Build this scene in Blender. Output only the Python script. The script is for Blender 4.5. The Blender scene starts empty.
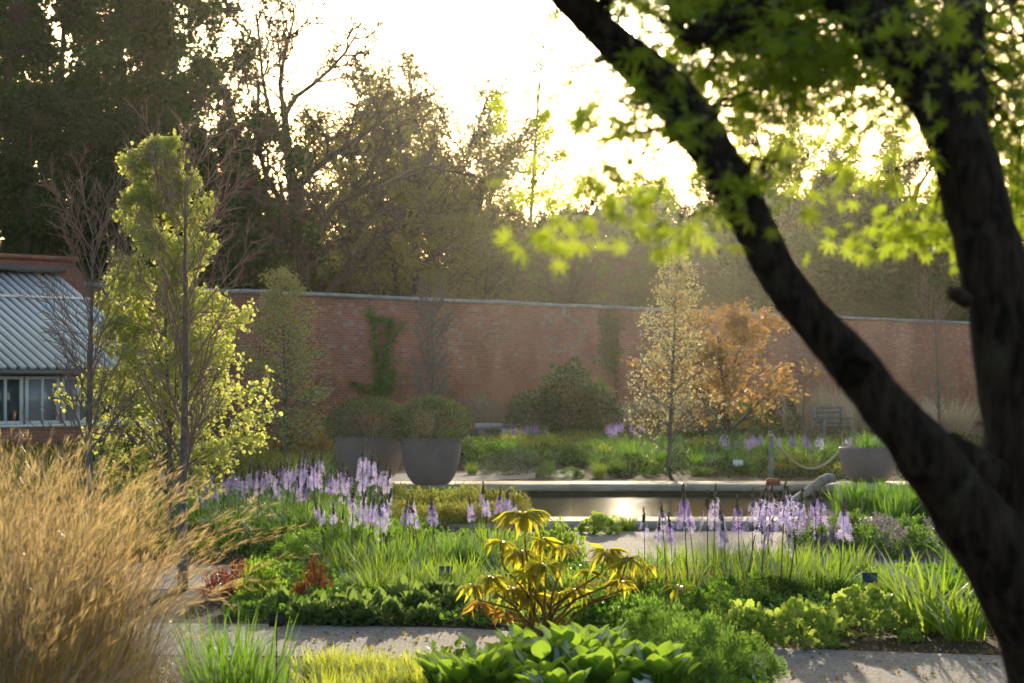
import bpy, math, random
import numpy as np
from mathutils import Vector
R = math.radians
rng = np.random.default_rng(7)
random.seed(7)

# ------------------------------------------------------------------ camera, world, sun
sc = bpy.context.scene
C = sc.collection
F = 2400.0; HOR = 385.0; EYE = 1.6
cam_d = bpy.data.cameras.new('camera'); cam = bpy.data.objects.new('camera', cam_d); C.objects.link(cam)
cam.location = (0, 0, EYE); cam.rotation_euler = (R(90), 0, 0)
cam_d.sensor_width = 36; cam_d.lens = F/1024*36; cam_d.shift_y = (HOR-341.5)/1024
cam_d.clip_end = 3000; cam_d.clip_start = 0.1
cam_d.dof.use_dof = True; cam_d.dof.focus_distance = 21; cam_d.dof.aperture_fstop = 5.2
sc.camera = cam
SUN_EL = math.atan((HOR-30)/F); SUN_AZ = math.atan((628-512)/F)
S = Vector((math.sin(SUN_AZ)*math.cos(SUN_EL), math.cos(SUN_AZ)*math.cos(SUN_EL), math.sin(SUN_EL)))
w = bpy.data.worlds.new('World'); sc.world = w; w.use_nodes = True
nt = w.node_tree; N = nt.nodes; Lk = nt.links
bg = N['Background']; bg.inputs['Strength'].default_value = 0.15
sky = N.new('ShaderNodeTexSky'); sky.sky_type = 'NISHITA'; sky.sun_disc = False
sky.sun_elevation = SUN_EL; sky.sun_rotation = SUN_AZ; sky.dust_density = 2.0; sky.air_density = 1.0
tc = N.new('ShaderNodeTexCoord'); dp = N.new('ShaderNodeVectorMath'); dp.operation = 'DOT_PRODUCT'
nrm = N.new('ShaderNodeVectorMath'); nrm.operation = 'NORMALIZE'
Lk.new(tc.outputs['Generated'], nrm.inputs[0]); Lk.new(nrm.outputs[0], dp.inputs[0]); dp.inputs[1].default_value = S
def mth(op, a, b, clamp=False):
    n = N.new('ShaderNodeMath'); n.operation = op; n.use_clamp = clamp
    for i, v in enumerate((a, b)):
        if isinstance(v, (int, float)): n.inputs[i].default_value = v
        elif v is not None: Lk.new(v, n.inputs[i])
    return n.outputs[0]
dot = mth('MAXIMUM', dp.outputs['Value'], 0.0)
g1 = mth('MULTIPLY', mth('POWER', dot, 40.0), 2.5)
g2 = mth('MULTIPLY', mth('POWER', dot, 1500.0), 30.0)
disc = mth('MULTIPLY', mth('GREATER_THAN', dp.outputs['Value'], math.cos(R(0.27))), 900.0)
glow = mth('ADD', mth('ADD', g1, g2), disc)
gc = N.new('ShaderNodeVectorMath'); gc.operation = 'SCALE'; gc.inputs[0].default_value = (1.0, 0.96, 0.88)
Lk.new(glow, gc.inputs['Scale'])
ad = N.new('ShaderNodeVectorMath'); ad.operation = 'ADD'
Lk.new(sky.outputs[0], ad.inputs[0]); Lk.new(gc.outputs[0], ad.inputs[1]); Lk.new(ad.outputs[0], bg.inputs['Color'])
sd = bpy.data.lights.new('sun', 'SUN'); sun = bpy.data.objects.new('sun', sd); C.objects.link(sun)
sd.energy = 3.9; sd.angle = R(0.5); sd.color = (1.0, 0.84, 0.60)
sun.rotation_euler = S.to_track_quat('Z', 'Y').to_euler(); sun.location = (0, 0, 60)
sc.view_settings.view_transform = 'Standard'; sc.view_settings.look = 'None'
sc.view_settings.exposure = 0.9; sc.view_settings.gamma = 1.0
cy = sc.cycles
cy.max_bounces = 6; cy.diffuse_bounces = 3; cy.glossy_bounces = 2; cy.transmission_bounces = 4
cy.transparent_max_bounces = 4; cy.volume_bounces = 0; cy.use_denoising = True
cy.sample_clamp_indirect = 4.0; cy.use_adaptive_sampling = True; cy.adaptive_threshold = 0.02
cy.caustics_reflective = False; cy.caustics_refractive = False

# ------------------------------------------------------------------ helpers
def G(px, py):                       # ground point under a place in the photo
    d = F*EYE/(py-HOR); return np.array([(px-512)/F*d, d, 0.0])
def P(px, py, d):
    return np.array([(px-512)/F*d, d, EYE+(HOR-py)/F*d])
def unit(v): return v/np.maximum(np.linalg.norm(v, axis=-1, keepdims=True), 1e-9)

class MB:
    def __init__(s): s.v = []; s.q = []; s.t = []; s.n = 0
    def add(s, v, q=None, t=None):
        v = np.asarray(v, float).reshape(-1, 3)
        if q is not None and len(q): s.q.append(np.asarray(q).reshape(-1, 4)+s.n)
        if t is not None and len(t): s.t.append(np.asarray(t).reshape(-1, 3)+s.n)
        s.v.append(v); s.n += len(v)
    def mesh(s, name, mat, smooth=False):
        v = np.concatenate(s.v); me = bpy.data.meshes.new(name)
        q = np.concatenate(s.q) if s.q else np.zeros((0, 4), int)
        t = np.concatenate(s.t) if s.t else np.zeros((0, 3), int)
        me.vertices.add(len(v)); me.vertices.foreach_set('co', v.astype(np.float32).ravel())
        me.loops.add(q.size+t.size); me.loops.foreach_set('vertex_index', np.concatenate([q.ravel(), t.ravel()]).astype(np.int32))
        me.polygons.add(len(q)+len(t))
        st = np.concatenate([np.arange(len(q))*4, q.size+np.arange(len(t))*3]).astype(np.int32)
        me.polygons.foreach_set('loop_start', st)
        if smooth: me.polygons.foreach_set('use_smooth', np.ones(len(st), bool))
        me.update(calc_edges=True); me.materials.append(mat); return me
    def box(s, c, size, rz=0, rx=0):
        x, y, z = np.array(size)/2
        v = np.array([(a*x, b*y, c_*z) for a in (-1, 1) for b in (-1, 1) for c_ in (-1, 1)])
        if rx: v = v@np.array([[1, 0, 0], [0, math.cos(rx), math.sin(rx)], [0, -math.sin(rx), math.cos(rx)]])
        if rz: v = v@np.array([[math.cos(rz), math.sin(rz), 0], [-math.sin(rz), math.cos(rz), 0], [0, 0, 1]])
        s.add(v+np.array(c), q=[(0, 1, 3, 2), (4, 6, 7, 5), (0, 4, 5, 1), (2, 3, 7, 6), (0, 2, 6, 4), (1, 5, 7, 3)])
    def tubes(s, pts, rad, k=5):     # pts (B,n,3) rad (B,n)
        pts = np.asarray(pts, float); rad = np.asarray(rad, float)
        if pts.ndim == 2: pts = pts[None]; rad = rad[None]
        B, n, _ = pts.shape
        tan = unit(np.gradient(pts, axis=1))
        ref = np.where(np.abs(unit(pts[:, -1:]-pts[:, :1])[..., 2:3]) > 0.8, np.array([1.0, 0.1, 0]), np.array([0, 0, 1.0]))
        a = unit(np.cross(tan, ref)); b = np.cross(tan, a)
        th = np.arange(k)*2*np.pi/k
        ring = pts[:, :, None]+rad[:, :, None, None]*(a[:, :, None]*np.cos(th)[None, None, :, None]+b[:, :, None]*np.sin(th)[None, None, :, None])
        i = np.arange(B)[:, None, None]*n*k; j = np.arange(n-1)[None, :, None]*k; m = np.arange(k)[None, None, :]; m2 = (m+1) % k
        q = np.stack([i+j+m, i+j+m2, i+j+k+m2, i+j+k+m], -1).reshape(-1, 4)
        s.add(ring, q=q)
    def blades(s, base, az, L, lean, curl, wd, segs=4, flat=0.0, taper=2.0):
        n = len(base); d = np.stack([np.cos(az), np.sin(az), 0*az], 1)
        sd_az = az+np.pi/2+rng.uniform(-.9, .9, n)
        side = np.stack([np.cos(sd_az), np.sin(sd_az), 0*az], 1)
        p = base.copy(); out = []
        for i in range(segs+1):
            t = i/segs; wv = wd*max(0.04, (1-t**taper))*(0.6+0.4*min(1, t*4))
            out.append(np.stack([p-side*wv[:, None]/2, p+side*wv[:, None]/2], 1))
            th = lean+curl*(t+0.5/segs)
            p = p+(L/segs)[:, None]*(np.sin(th)[:, None]*d+np.cos(th)[:, None]*np.array([0, 0, 1.0]))
        v = np.stack(out, 1)         # n,segs+1,2,3
        i = np.arange(n)[:, None]*(segs+1)*2; j = np.arange(segs)[None]*2
        s.add(v, q=np.stack([i+j, i+j+1, i+j+3, i+j+2], -1).reshape(-1, 4))
        return p
    def inst(s, tmpl, org, ax, nm, sc_):
        tv, tq, tt = tmpl; ax = unit(ax); nm = nm-ax*(nm*ax).sum(-1, keepdims=True); nm = unit(nm); bn = np.cross(nm, ax)
        sc_ = np.broadcast_to(np.asarray(sc_, float), (len(org),))[:, None, None]
        v = org[:, None]+sc_*(tv[None, :, 0:1]*ax[:, None]+tv[None, :, 1:2]*bn[:, None]+tv[None, :, 2:3]*nm[:, None])
        o = np.arange(len(org))[:, None, None]*len(tv)
        s.add(v, q=(o+tq[None]).reshape(-1, 4) if len(tq) else None, t=(o+tt[None]).reshape(-1, 3) if len(tt) else None)
    def lathe(s, prof, k=40, c=(0, 0, 0), wob=0):
        th = np.arange(k)*2*np.pi/k; prof = np.array(prof, float)
        v = np.stack([prof[:, None, 0]*np.cos(th), prof[:, None, 0]*np.sin(th), prof[:, None, 1]+0*th], -1)
        j = np.arange(len(prof)-1)[:, None]*k; m = np.arange(k)[None]
        s.add(v+np.array(c), q=np.stack([j+m, j+(m+1) % k, j+k+(m+1) % k, j+k+m], -1).reshape(-1, 4))
    def poly(s, pts, z):             # ear-free: monotone strip polygons given as (far, near) pairs
        a = np.array(pts, float); n = len(a)
        v = np.concatenate([np.c_[a, np.full(n, z)]]); s.add(v, t=[(0, i, i+1) for i in range(1, n-1)])

def T(v, q=(), t=()): return (np.array(v, float), np.array(q, int).reshape(-1, 4), np.array(t, int).reshape(-1, 3))
QUAD = T([(0, 0, 0), (.5, -.38, .06), (1, 0, -.05), (.5, .38, .06)], q=[(0, 1, 2, 3)])
THIN = T([(0, 0, 0), (.45, -.14, .03), (1, 0, -.08), (.45, .14, .03)], q=[(0, 1, 2, 3)])
OVATE = T([(0, 0, 0), (.25, -.3, .08), (.25, 0, 0), (.25, .3, .08), (.6, -.3, .06), (.6, 0, -.03), (.6, .3, .06), (1, 0, -.14)],
          q=[(1, 4, 5, 2), (2, 5, 6, 3)], t=[(0, 1, 2), (0, 2, 3), (4, 7, 5), (5, 7, 6)])
LANCE = T([(0, 0, 0), (.25, -.07, .05), (.25, 0, .02), (.25, .07, .05), (.6, -.09, -.08), (.6, 0, -.12), (.6, .09, -.08), (.92, 0, -.48)],
          q=[(1, 4, 5, 2), (2, 5, 6, 3)], t=[(0, 1, 2), (0, 2, 3), (4, 7, 5), (5, 7, 6)])
def round_leaf(lob=7, dep=.82, cup=.12):
    v = [(.35, 0, -.03)]; k = lob*2
    for i in range(k+1):
        a = -2.75+5.5*i/k; r = .62*(1 if i % 2 == 0 else dep)
        v.append((.35+r*math.cos(a), r*math.sin(a), cup*(r/.6)**2*(.5+.5*math.cos(3*a))))
    return T(v, t=[(0, i+1, i+2) for i in range(k)])
ROUND = round_leaf(7, .80); HEART = round_leaf(4, .96, .1)
def maple_leaf():
    v = [(0, 0, 0)]; t = []
    for a, l in zip((-118, -76, -38, 0, 38, 76, 118), (.42, .72, .93, 1.0, .93, .72, .42)):
        a = R(a); u = np.array([math.cos(a), math.sin(a)]); p = np.array([-u[1], u[0]])
        i = len(v)
        for (r, ww) in ((.24, .075), (.55, .105)):
            for sg in (-1, 1):
                q = u*r*l**.5+p*sg*ww*l; v.append((q[0], q[1], -.05*r))
        v.append((u[0]*l, u[1]*l, -.16*l))
        t += [(0, i, i+1), (i, i+2, i+1), (i+1, i+2, i+3), (i+2, i+4, i+3)]
    return T(v, t=t)
MAPLE = maple_leaf()
def star():
    v = [(0, 0, 0)]; q = []
    for k in range(6):
        a = k*math.pi/3; c, s_ = math.cos(a), math.sin(a); i = len(v)
        v += [(.45*.5, c*.5-s_*.13, s_*.5+c*.13), (.30, c, s_), (.45*.5, c*.5+s_*.13, s_*.5-c*.13)]
        q.append((0, i, i+1, i+2))
    return T(v, q=q)
STAR = star()

def lnk(name, data, loc=(0, 0, 0), rz=0, s=1.0, parent=None):
    o = bpy.data.objects.new(name, data); C.objects.link(o)
    o.location = loc; o.rotation_euler = (0, 0, rz); o.scale = (s, s, s) if np.isscalar(s) else s
    if parent: o.parent = parent
    return o
def tag(o, label, cat, group=None, kind=None):
    if label: o['label'] = label
    if cat: o['category'] = cat
    if group: o['group'] = group
    if kind: o['kind'] = kind
    return o
def structure(name, mb, mat, **k):
    o = lnk(name, mb.mesh(name, mat, **k)); o['kind'] = 'structure'; return o
def copytree(o, loc, rz, s, label, cat, group=None):
    c = o.copy(); C.objects.link(c); c.location = loc; c.rotation_euler = (0, 0, rz); c.scale = (s, s, s) if np.isscalar(s) else s
    tag(c, label, cat)
    if group: c['group'] = group
    elif 'group' in c: del c['group']
    for ch in list(o.children):
        d = ch.copy(); C.objects.link(d); d.parent = c
        for g in list(ch.children):
            e = g.copy(); C.objects.link(e); e.parent = d
    return c
used = set()
def place(o, *a):                    # the first time moves the prototype itself
    if o.name not in used:
        used.add(o.name); loc, rz, s, label, cat = a[:5]
        o.location = loc; o.rotation_euler = (0, 0, rz); o.scale = (s, s, s) if np.isscalar(s) else s
        tag(o, label, cat, a[5] if len(a) > 5 else None); return o
    return copytree(o, *a)

# ------------------------------------------------------------------ materials
def mat(name, col, rough=.7, spec=.3, build=None, metallic=0):
    m = bpy.data.materials.new(name); m.use_nodes = True; n = m.node_tree.nodes; b = n['Principled BSDF']
    b.inputs['Base Color'].default_value = (*col, 1); b.inputs['Roughness'].default_value = rough
    b.inputs['Specular IOR Level'].default_value = spec; b.inputs['Metallic'].default_value = metallic
    if build: build(m.node_tree, b)
    return m
def ramp(t, fac, stops):
    r = t.nodes.new('ShaderNodeValToRGB'); t.links.new(fac, r.inputs[0]); e = r.color_ramp.elements
    while len(e) < len(stops): e.new(.5)
    for x, (p, c) in zip(e, stops): x.position = p; x.color = (*c, 1)
    return r.outputs[0]
def noise(t, scale, detail=4, vec=None, rough=.6):
    n = t.nodes.new('ShaderNodeTexNoise'); n.inputs['Scale'].default_value = scale; n.inputs['Detail'].default_value = detail
    n.inputs['Roughness'].default_value = rough
    if vec is None:
        c = t.nodes.new('ShaderNodeTexCoord'); vec = c.outputs['Object']
    t.links.new(vec, n.inputs['Vector']); return n.outputs['Fac']
def bump(t, b, h, strength=.5, dist=.02):
    n = t.nodes.new('ShaderNodeBump'); n.inputs['Strength'].default_value = strength; n.inputs['Distance'].default_value = dist
    t.links.new(h, n.inputs['Height']); t.links.new(n.outputs[0], b.inputs['Normal'])
def noisy(c1, c2, scale, bs=.4, dist=.02, bscale=None, c3=None):
    def f(t, b):
        stops = [(.3, c1), (.7, c2)] if c3 is None else [(.25, c1), (.55, c2), (.78, c3)]
        t.links.new(ramp(t, noise(t, scale, 8), stops), b.inputs['Base Color'])
        bump(t, b, noise(t, bscale or scale*3, 6), bs, dist)
    return f
def leafmat(name, c1, c2, trans=.5, tcol=None, rough=.45, gloss=.12, hue=0):
    """leaf: diffuse front, light shining through, a slight waxy gloss; c1..c2 from leaf to leaf"""
    m = bpy.data.materials.new(name); m.use_nodes = True; t = m.node_tree; n = t.nodes; n.clear()
    g = n.new('ShaderNodeNewGeometry'); oi = n.new('ShaderNodeObjectInfo')
    col = ramp(t, g.outputs['Random Per Island'], [(0, c1), (1, c2)])
    hs = n.new('ShaderNodeHueSaturation'); t.links.new(col, hs.inputs['Color'])
    mr = n.new('ShaderNodeMapRange'); t.links.new(oi.outputs['Random'], mr.inputs[0]); mr.inputs[3].default_value = .75; mr.inputs[4].default_value = 1.25
    t.links.new(mr.outputs[0], hs.inputs['Value'])
    df = n.new('ShaderNodeBsdfDiffuse'); t.links.new(hs.outputs[0], df.inputs[0])
    tr = n.new('ShaderNodeBsdfTranslucent')
    tcol = tcol or (min(1, c2[0]*2.2), min(1, c2[1]*2.0), c2[2]*.9)
    mx = n.new('ShaderNodeMix'); mx.data_type = 'RGBA'; mx.inputs[0].default_value = .75
    t.links.new(hs.outputs[0], mx.inputs[6]); mx.inputs[7].default_value = (*tcol, 1); t.links.new(mx.outputs[2], tr.inputs[0])
    ms = n.new('ShaderNodeMixShader'); ms.inputs[0].default_value = trans
    t.links.new(df.outputs[0], ms.inputs[1]); t.links.new(tr.outputs[0], ms.inputs[2])
    gl = n.new('ShaderNodeBsdfGlossy'); gl.inputs['Roughness'].default_value = rough
    m2 = n.new('ShaderNodeMixShader'); fr = n.new('ShaderNodeLayerWeight'); fr.inputs[0].default_value = .25
    fm = n.new('ShaderNodeMath'); fm.operation = 'MULTIPLY'; t.links.new(fr.outputs['Fresnel'], fm.inputs[0]); fm.inputs[1].default_value = gloss*3
    t.links.new(fm.outputs[0], m2.inputs[0]); t.links.new(ms.outputs[0], m2.inputs[1]); t.links.new(gl.outputs[0], m2.inputs[2])
    o = n.new('ShaderNodeOutputMaterial'); t.links.new(m2.outputs[0], o.inputs[0]); return m

SOIL = mat('soil', (.05, .035, .025), .95, .1, noisy((.025, .018, .012), (.085, .06, .042), 6, .9, .04, 30))
def gravel(t, b):
    v = t.nodes.new('ShaderNodeTexVoronoi'); v.inputs['Scale'].default_value = 55
    c = t.nodes.new('ShaderNodeTexCoord'); t.links.new(c.outputs['Object'], v.inputs['Vector'])
    sep = t.nodes.new('ShaderNodeSeparateColor'); t.links.new(v.outputs['Color'], sep.inputs[0])
    a = ramp(t, sep.outputs[0], [(0, (.17, .15, .14)), (.6, (.29, .26, .24)), (1, (.42, .38, .34))])
    nz = ramp(t, noise(t, 1.3, 6), [(.3, (.72, .70, .68)), (.7, (1, 1, 1))])
    mx = t.nodes.new('ShaderNodeMix'); mx.data_type = 'RGBA'; mx.blend_type = 'MULTIPLY'; mx.inputs[0].default_value = 1
    t.links.new(a, mx.inputs[6]); t.links.new(nz, mx.inputs[7]); t.links.new(mx.outputs[2], b.inputs['Base Color'])
    bump(t, b, v.outputs['Distance'], .5, .012)
GRAVEL = mat('gravel', (.3, .27, .25), .9, .2, gravel)
STONE = mat('pale_stone', (.5, .47, .42), .9, .12, noisy((.22, .20, .16), (.38, .35, .29), 2.6, .2, .01, 40, c3=(.46, .43, .37)))
STONE2 = mat('grey_stone', (.4, .4, .4), .7, .3, noisy((.34, .35, .37), (.5, .51, .54), 3, .15, .01, 30))
POOLW = mat('pool_wall', (.05, .045, .035), .7, .3, noisy((.03, .028, .02), (.09, .08, .06), 3, .2))
CLAY = mat('planter_grey', (.19, .155, .16), .6, .35, noisy((.165, .135, .14), (.225, .185, .19), 4, .1, .005, 60))
BARK = mat('bark', (.08, .065, .055), .9, .15, noisy((.045, .035, .028), (.14, .12, .10), 14, .8, .01, 40))
BARKG = mat('grey_bark', (.2, .18, .17), .85, .2, noisy((.10, .09, .085), (.26, .24, .22), 20, .6, .008, 60))
def mbark(t, b):
    c = t.nodes.new('ShaderNodeTexCoord'); mp = t.nodes.new('ShaderNodeMapping'); mp.inputs['Scale'].default_value = (1, 1, .28); t.links.new(c.outputs['Object'], mp.inputs[0])
    f = noise(t, 42, 8, mp.outputs[0]); base = ramp(t, f, [(.38, (.006, .004, .003)), (.62, (.05, .032, .022))])
    lic = ramp(t, noise(t, 9, 7), [(.56, (0, 0, 0)), (.66, (1, 1, 1))]); mx = t.nodes.new('ShaderNodeMix'); mx.data_type = 'RGBA'
    t.links.new(lic, mx.inputs[0]); t.links.new(base, mx.inputs[6]); mx.inputs[7].default_value = (.05, .045, .03, 1); t.links.new(mx.outputs[2], b.inputs['Base Color']); bump(t, b, f, 1.0, .012)
MBARK = mat('maple_bark', (.06, .045, .035), .85, .2, mbark)
TWIG = mat('twig', (.30, .20, .16), .8, .2)
WOOD = mat('weathered_wood', (.25, .23, .21), .85, .2, noisy((.16, .145, .13), (.34, .32, .30), 9, .5, .01, 30))
ROPE = mat('rope', (.6, .52, .34), .9, .1, noisy((.5, .43, .27), (.68, .6, .42), 60, .3))
WHITE = mat('white_paint', (.78, .79, .8), .45, .4, noisy((.70, .71, .72), (.82, .83, .84), 3, .05))
def glassb(t, b): bump(t, b, noise(t, 2.5, 2), .1, .01)
GLASS = mat('glass', (.06, .08, .09), .08, .9, glassb)
GLASSP = mat('glass_with_blind', (.30, .32, .36), .15, .6, glassb)
LEAD = mat('lead', (.12, .12, .13), .6, .4)
BLACK = mat('black_tag', (.015, .015, .018), .5, .3)
BLUE = mat('slate_blue_tag', (.03, .04, .09), .35, .5)
TAGW = mat('white_tag', (.7, .72, .75), .4, .4)
def brick(t, b):
    c = t.nodes.new('ShaderNodeTexCoord'); s_ = t.nodes.new('ShaderNodeSeparateXYZ'); cb = t.nodes.new('ShaderNodeCombineXYZ')
    t.links.new(c.outputs['Object'], s_.inputs[0]); ad = t.nodes.new('ShaderNodeMath'); ad.operation = 'ADD'
    t.links.new(s_.outputs[0], ad.inputs[0]); t.links.new(s_.outputs[1], ad.inputs[1])
    t.links.new(ad.outputs[0], cb.inputs[0]); t.links.new(s_.outputs[2], cb.inputs[1])
    bt = t.nodes.new('ShaderNodeTexBrick'); t.links.new(cb.outputs[0], bt.inputs['Vector']); bt.inputs['Scale'].default_value = 1
    bt.inputs['Brick Width'].default_value = .235; bt.inputs['Row Height'].default_value = .082; bt.inputs['Mortar Size'].default_value = .011
    bt.inputs['Color1'].default_value = (.52, .17, .105, 1); bt.inputs['Color2'].default_value = (.36, .125, .085, 1); bt.inputs['Mortar'].default_value = (.36, .28, .23, 1)
    bt.inputs['Bias'].default_value = -.1
    wv = t.nodes.new('ShaderNodeTexWhiteNoise'); wv.noise_dimensions = '2D'
    sn = t.nodes.new('ShaderNodeVectorMath'); sn.operation = 'SNAP'; t.links.new(cb.outputs[0], sn.inputs[0]); sn.inputs[1].default_value = (.235, .082, 1)
    t.links.new(sn.outputs[0], wv.inputs['Vector'])
    big = noise(t, .35, 5)
    a1 = t.nodes.new('ShaderNodeMath'); a1.operation = 'MULTIPLY_ADD'; t.links.new(ramp(t, big, [(.42, (0, 0, 0)), (.68, (1, 1, 1))]), a1.inputs[0]); t.links.new(wv.outputs['Value'], a1.inputs[2])
    f = ramp(t, a1.outputs[0], [(.0, (0, 0, 0)), (.5, (0, 0, 0)), (.99, (1, 1, 1))])
    # a1 spans 0..2: remap
    a1.inputs[1].default_value = .24
    mx = t.nodes.new('ShaderNodeMix'); mx.data_type = 'RGBA'
    f2 = ramp(t, a1.outputs[0], [(.0, (0, 0, 0)), (.975, (0, 0, 0)), (1, (.6, .6, .6))])
    t.links.new(f2, mx.inputs[0]); t.links.new(bt.outputs['Color'], mx.inputs[6]); mx.inputs[7].default_value = (.42, .33, .30, 1)
    st = ramp(t, noise(t, .8, 6), [(.3, (.62, .58, .58)), (.6, (1, 1, 1))])
    m2 = t.nodes.new('ShaderNodeMix'); m2.data_type = 'RGBA'; m2.blend_type = 'MULTIPLY'; m2.inputs[0].default_value = 1
    t.links.new(mx.outputs[2], m2.inputs[6]); t.links.new(st, m2.inputs[7]); t.links.new(m2.outputs[2], b.inputs['Base Color'])
    bump(t, b, bt.outputs['Fac'], -.4, .01)
BRICK = mat('brick', (.3, .12, .08), .9, .15, brick)
def water(t, b):
    c = t.nodes.new('ShaderNodeTexCoord'); mp = t.nodes.new('ShaderNodeMapping'); mp.inputs['Scale'].default_value = (1, 3.2, 1)
    t.links.new(c.outputs['Object'], mp.inputs[0]); bump(t, b, noise(t, 7, 5, mp.outputs[0], .75), .055, .02)
WATER = mat('water', (.035, .04, .012), .03, .5, water)

LM = {
 'lime': leafmat('leaf_lime', (.15, .21, .03), (.30, .38, .08), .65, (.92, .95, .24)),
 'maple': leafmat('leaf_maple', (.035, .085, .014), (.075, .155, .02), .65, (.62, .80, .05)),
 'pale': leafmat('leaf_pale', (.22, .22, .10), (.42, .38, .2), .5, (.7, .62, .3)),
 'orange': leafmat('leaf_orange', (.26, .14, .04), (.42, .25, .08), .5, (.72, .42, .10)),
 'green': leafmat('leaf_green', (.03, .085, .015), (.06, .14, .025), .5, (.26, .50, .03)),
 'bright': leafmat('leaf_bright', (.022, .07, .010), (.075, .15, .022), .55, (.44, .64, .04)),
 'dark': leafmat('leaf_dark', (.02, .055, .014), (.042, .092, .022), .3, (.10, .20, .03), gloss=.03),
 'grey': leafmat('leaf_grey', (.06, .09, .055), (.11, .15, .09), .3, (.2, .28, .12)),
 'olive': leafmat('leaf_olive', (.06, .075, .02), (.14, .15, .04), .5, (.5, .5, .08)),
 'lolive': leafmat('leaf_light_olive', (.12, .14, .04), (.22, .24, .08), .55, (.6, .62, .16)),
 'wood': leafmat('leaf_wood', (.045, .045, .02), (.09, .085, .035), .5, (.50, .46, .11), gloss=.02),
 'woodg': leafmat('leaf_woodgreen', (.03, .055, .018), (.055, .09, .03), .4, (.18, .28, .05), gloss=.02),
 'bronze': leafmat('leaf_bronze', (.09, .055, .025), (.16, .12, .04), .5, (.5, .34, .06)),
 'red': leafmat('leaf_red', (.06, .018, .015), (.13, .035, .025), .45, (.40, .07, .03)),
 'gold': leafmat('grass_gold', (.48, .30, .10), (.78, .56, .26), .55, (.95, .70, .30), gloss=.2),
 'goldg': leafmat('grass_base', (.03, .042, .012), (.19, .12, .045), .4, (.42, .34, .08), gloss=.15),
 'buff': leafmat('grass_buff', (.32, .26, .18), (.48, .40, .29), .4, (.6, .5, .34)),
 'limegrass': leafmat('grass_lime', (.12, .18, .02), (.2, .28, .04), .6, (.75, .82, .08)),
 'yellow': leafmat('leaf_yellow', (.16, .22, .015), (.30, .28, .02), .6, (.95, .85, .05)),
 'yorange': leafmat('leaf_amber', (.20, .13, .015), (.34, .20, .02), .6, (.95, .55, .04)),
 'far': leafmat('leaf_far', (.022, .045, .016), (.05, .085, .03), .3, (.12, .2, .04), gloss=.05),
 'limeleaf': leafmat('leaf_limegreen', (.10, .18, .03), (.19, .30, .06), .5, (.62, .80, .12), gloss=.08),
 'fern': leafmat('leaf_fern', (.04, .10, .022), (.08, .16, .035), .5, (.36, .62, .08), gloss=.04),
 'sage': leafmat('leaf_sage', (.05, .095, .03), (.10, .16, .05), .45, (.36, .52, .10), gloss=.05),
 'shrub': leafmat('leaf_shrub', (.055, .095, .04), (.10, .15, .06), .35, (.24, .34, .10)),
 'gstem': leafmat('grass_stem', (.22, .14, .055), (.42, .28, .12), .45, (.7, .48, .18)),
 'spurge': leafmat('leaf_spurge', (.16, .2, .02), (.3, .34, .04), .5, (.6, .66, .06)),
 'lilac': leafmat('petal_lilac', (.36, .30, .66), (.60, .53, .84), .5, (.76, .68, .98), gloss=.05),
 'violet': leafmat('petal_violet', (.20, .14, .50), (.36, .27, .66), .5, (.55, .42, .85), gloss=.05),
 'bud': leafmat('bud', (.05, .05, .05), (.12, .10, .13), .3, (.2, .2, .12)),
 'mauve': leafmat('leaf_mauve', (.14, .12, .16), (.26, .22, .28), .4, (.4, .34, .4)),
}

# ------------------------------------------------------------------ setting: ground, pool, paths
POOL = (-0.75, 28.0, 11.5, 36.2)    # x0 y0 x1 y1
g = MB(); xs = [-260, POOL[0], POOL[2], 260]; ys = [-30, POOL[1], POOL[3], 420]
for i in range(3):
    for j in range(3):
        if i == 1 and j == 1: continue
        x0, x1, y0, y1 = xs[i], xs[i+1], ys[j], ys[j+1]
        g.add([(x0, y0, 0), (x1, y0, 0), (x1, y1, 0), (x0, y1, 0)], q=[(0, 1, 2, 3)])
structure('ground', g, SOIL)
def sheet(name, far, near, z, m):
    b = MB(); f = np.array([G(*p) for p in far]); n_ = np.array([G(*p) for p in near]); k = len(far)
    v = np.concatenate([f, n_]); v[:, 2] = z
    b.add(v, q=[(k+i, k+i+1, i+1, i) for i in range(k-1)]); return structure(name, b, m)
sheet('path', [(-260, 620), (300, 625), (470, 629), (620, 640), (760, 648), (1024, 657), (1300, 662)],
      [(-200, 652), (300, 657), (470, 661), (640, 668), (800, 692), (1000, 760), (1500, 900)], .004, GRAVEL)
sheet('pool_path', [(392, 530.8), (575, 530.8), (800, 530.8), (930, 530.8), (1250, 530.8)],
      [(430, 548), (590, 562), (820, 569), (1000, 572), (1300, 576)], .004, GRAVEL)
sheet('side_path', [(-200, 560), (60, 562), (160, 564), (262, 566)], [(-200, 590), (60, 592), (150, 590), (240, 588)], .004, GRAVEL)
sheet('back_path', [(330, 474), (470, 473.5), (545, 470.5), (585, 470)], [(300, 481), (470, 481), (548, 478), (582, 477)], .004, GRAVEL)
b = MB(); x0, y0, x1, y1 = POOL
b.add([(x0, y0, -1), (x1, y0, -1), (x1, y1, -1), (x0, y1, -1), (x0, y0, .0), (x1, y0, 0), (x1, y1, 0), (x0, y1, 0)],
      q=[(0, 1, 2, 3), (0, 4, 5, 1), (1, 5, 6, 2), (2, 6, 7, 3), (3, 7, 4, 0)])
structure('pool_basin', b, POOLW)
b = MB(); b.add([(x0+.002, y0+.002, -.06), (x1-.002, y0+.002, -.06), (x1-.002, y1-.002, -.06), (x0+.002, y1-.002, -.06)], q=[(0, 1, 2, 3)])
structure('water', b, WATER)
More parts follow.
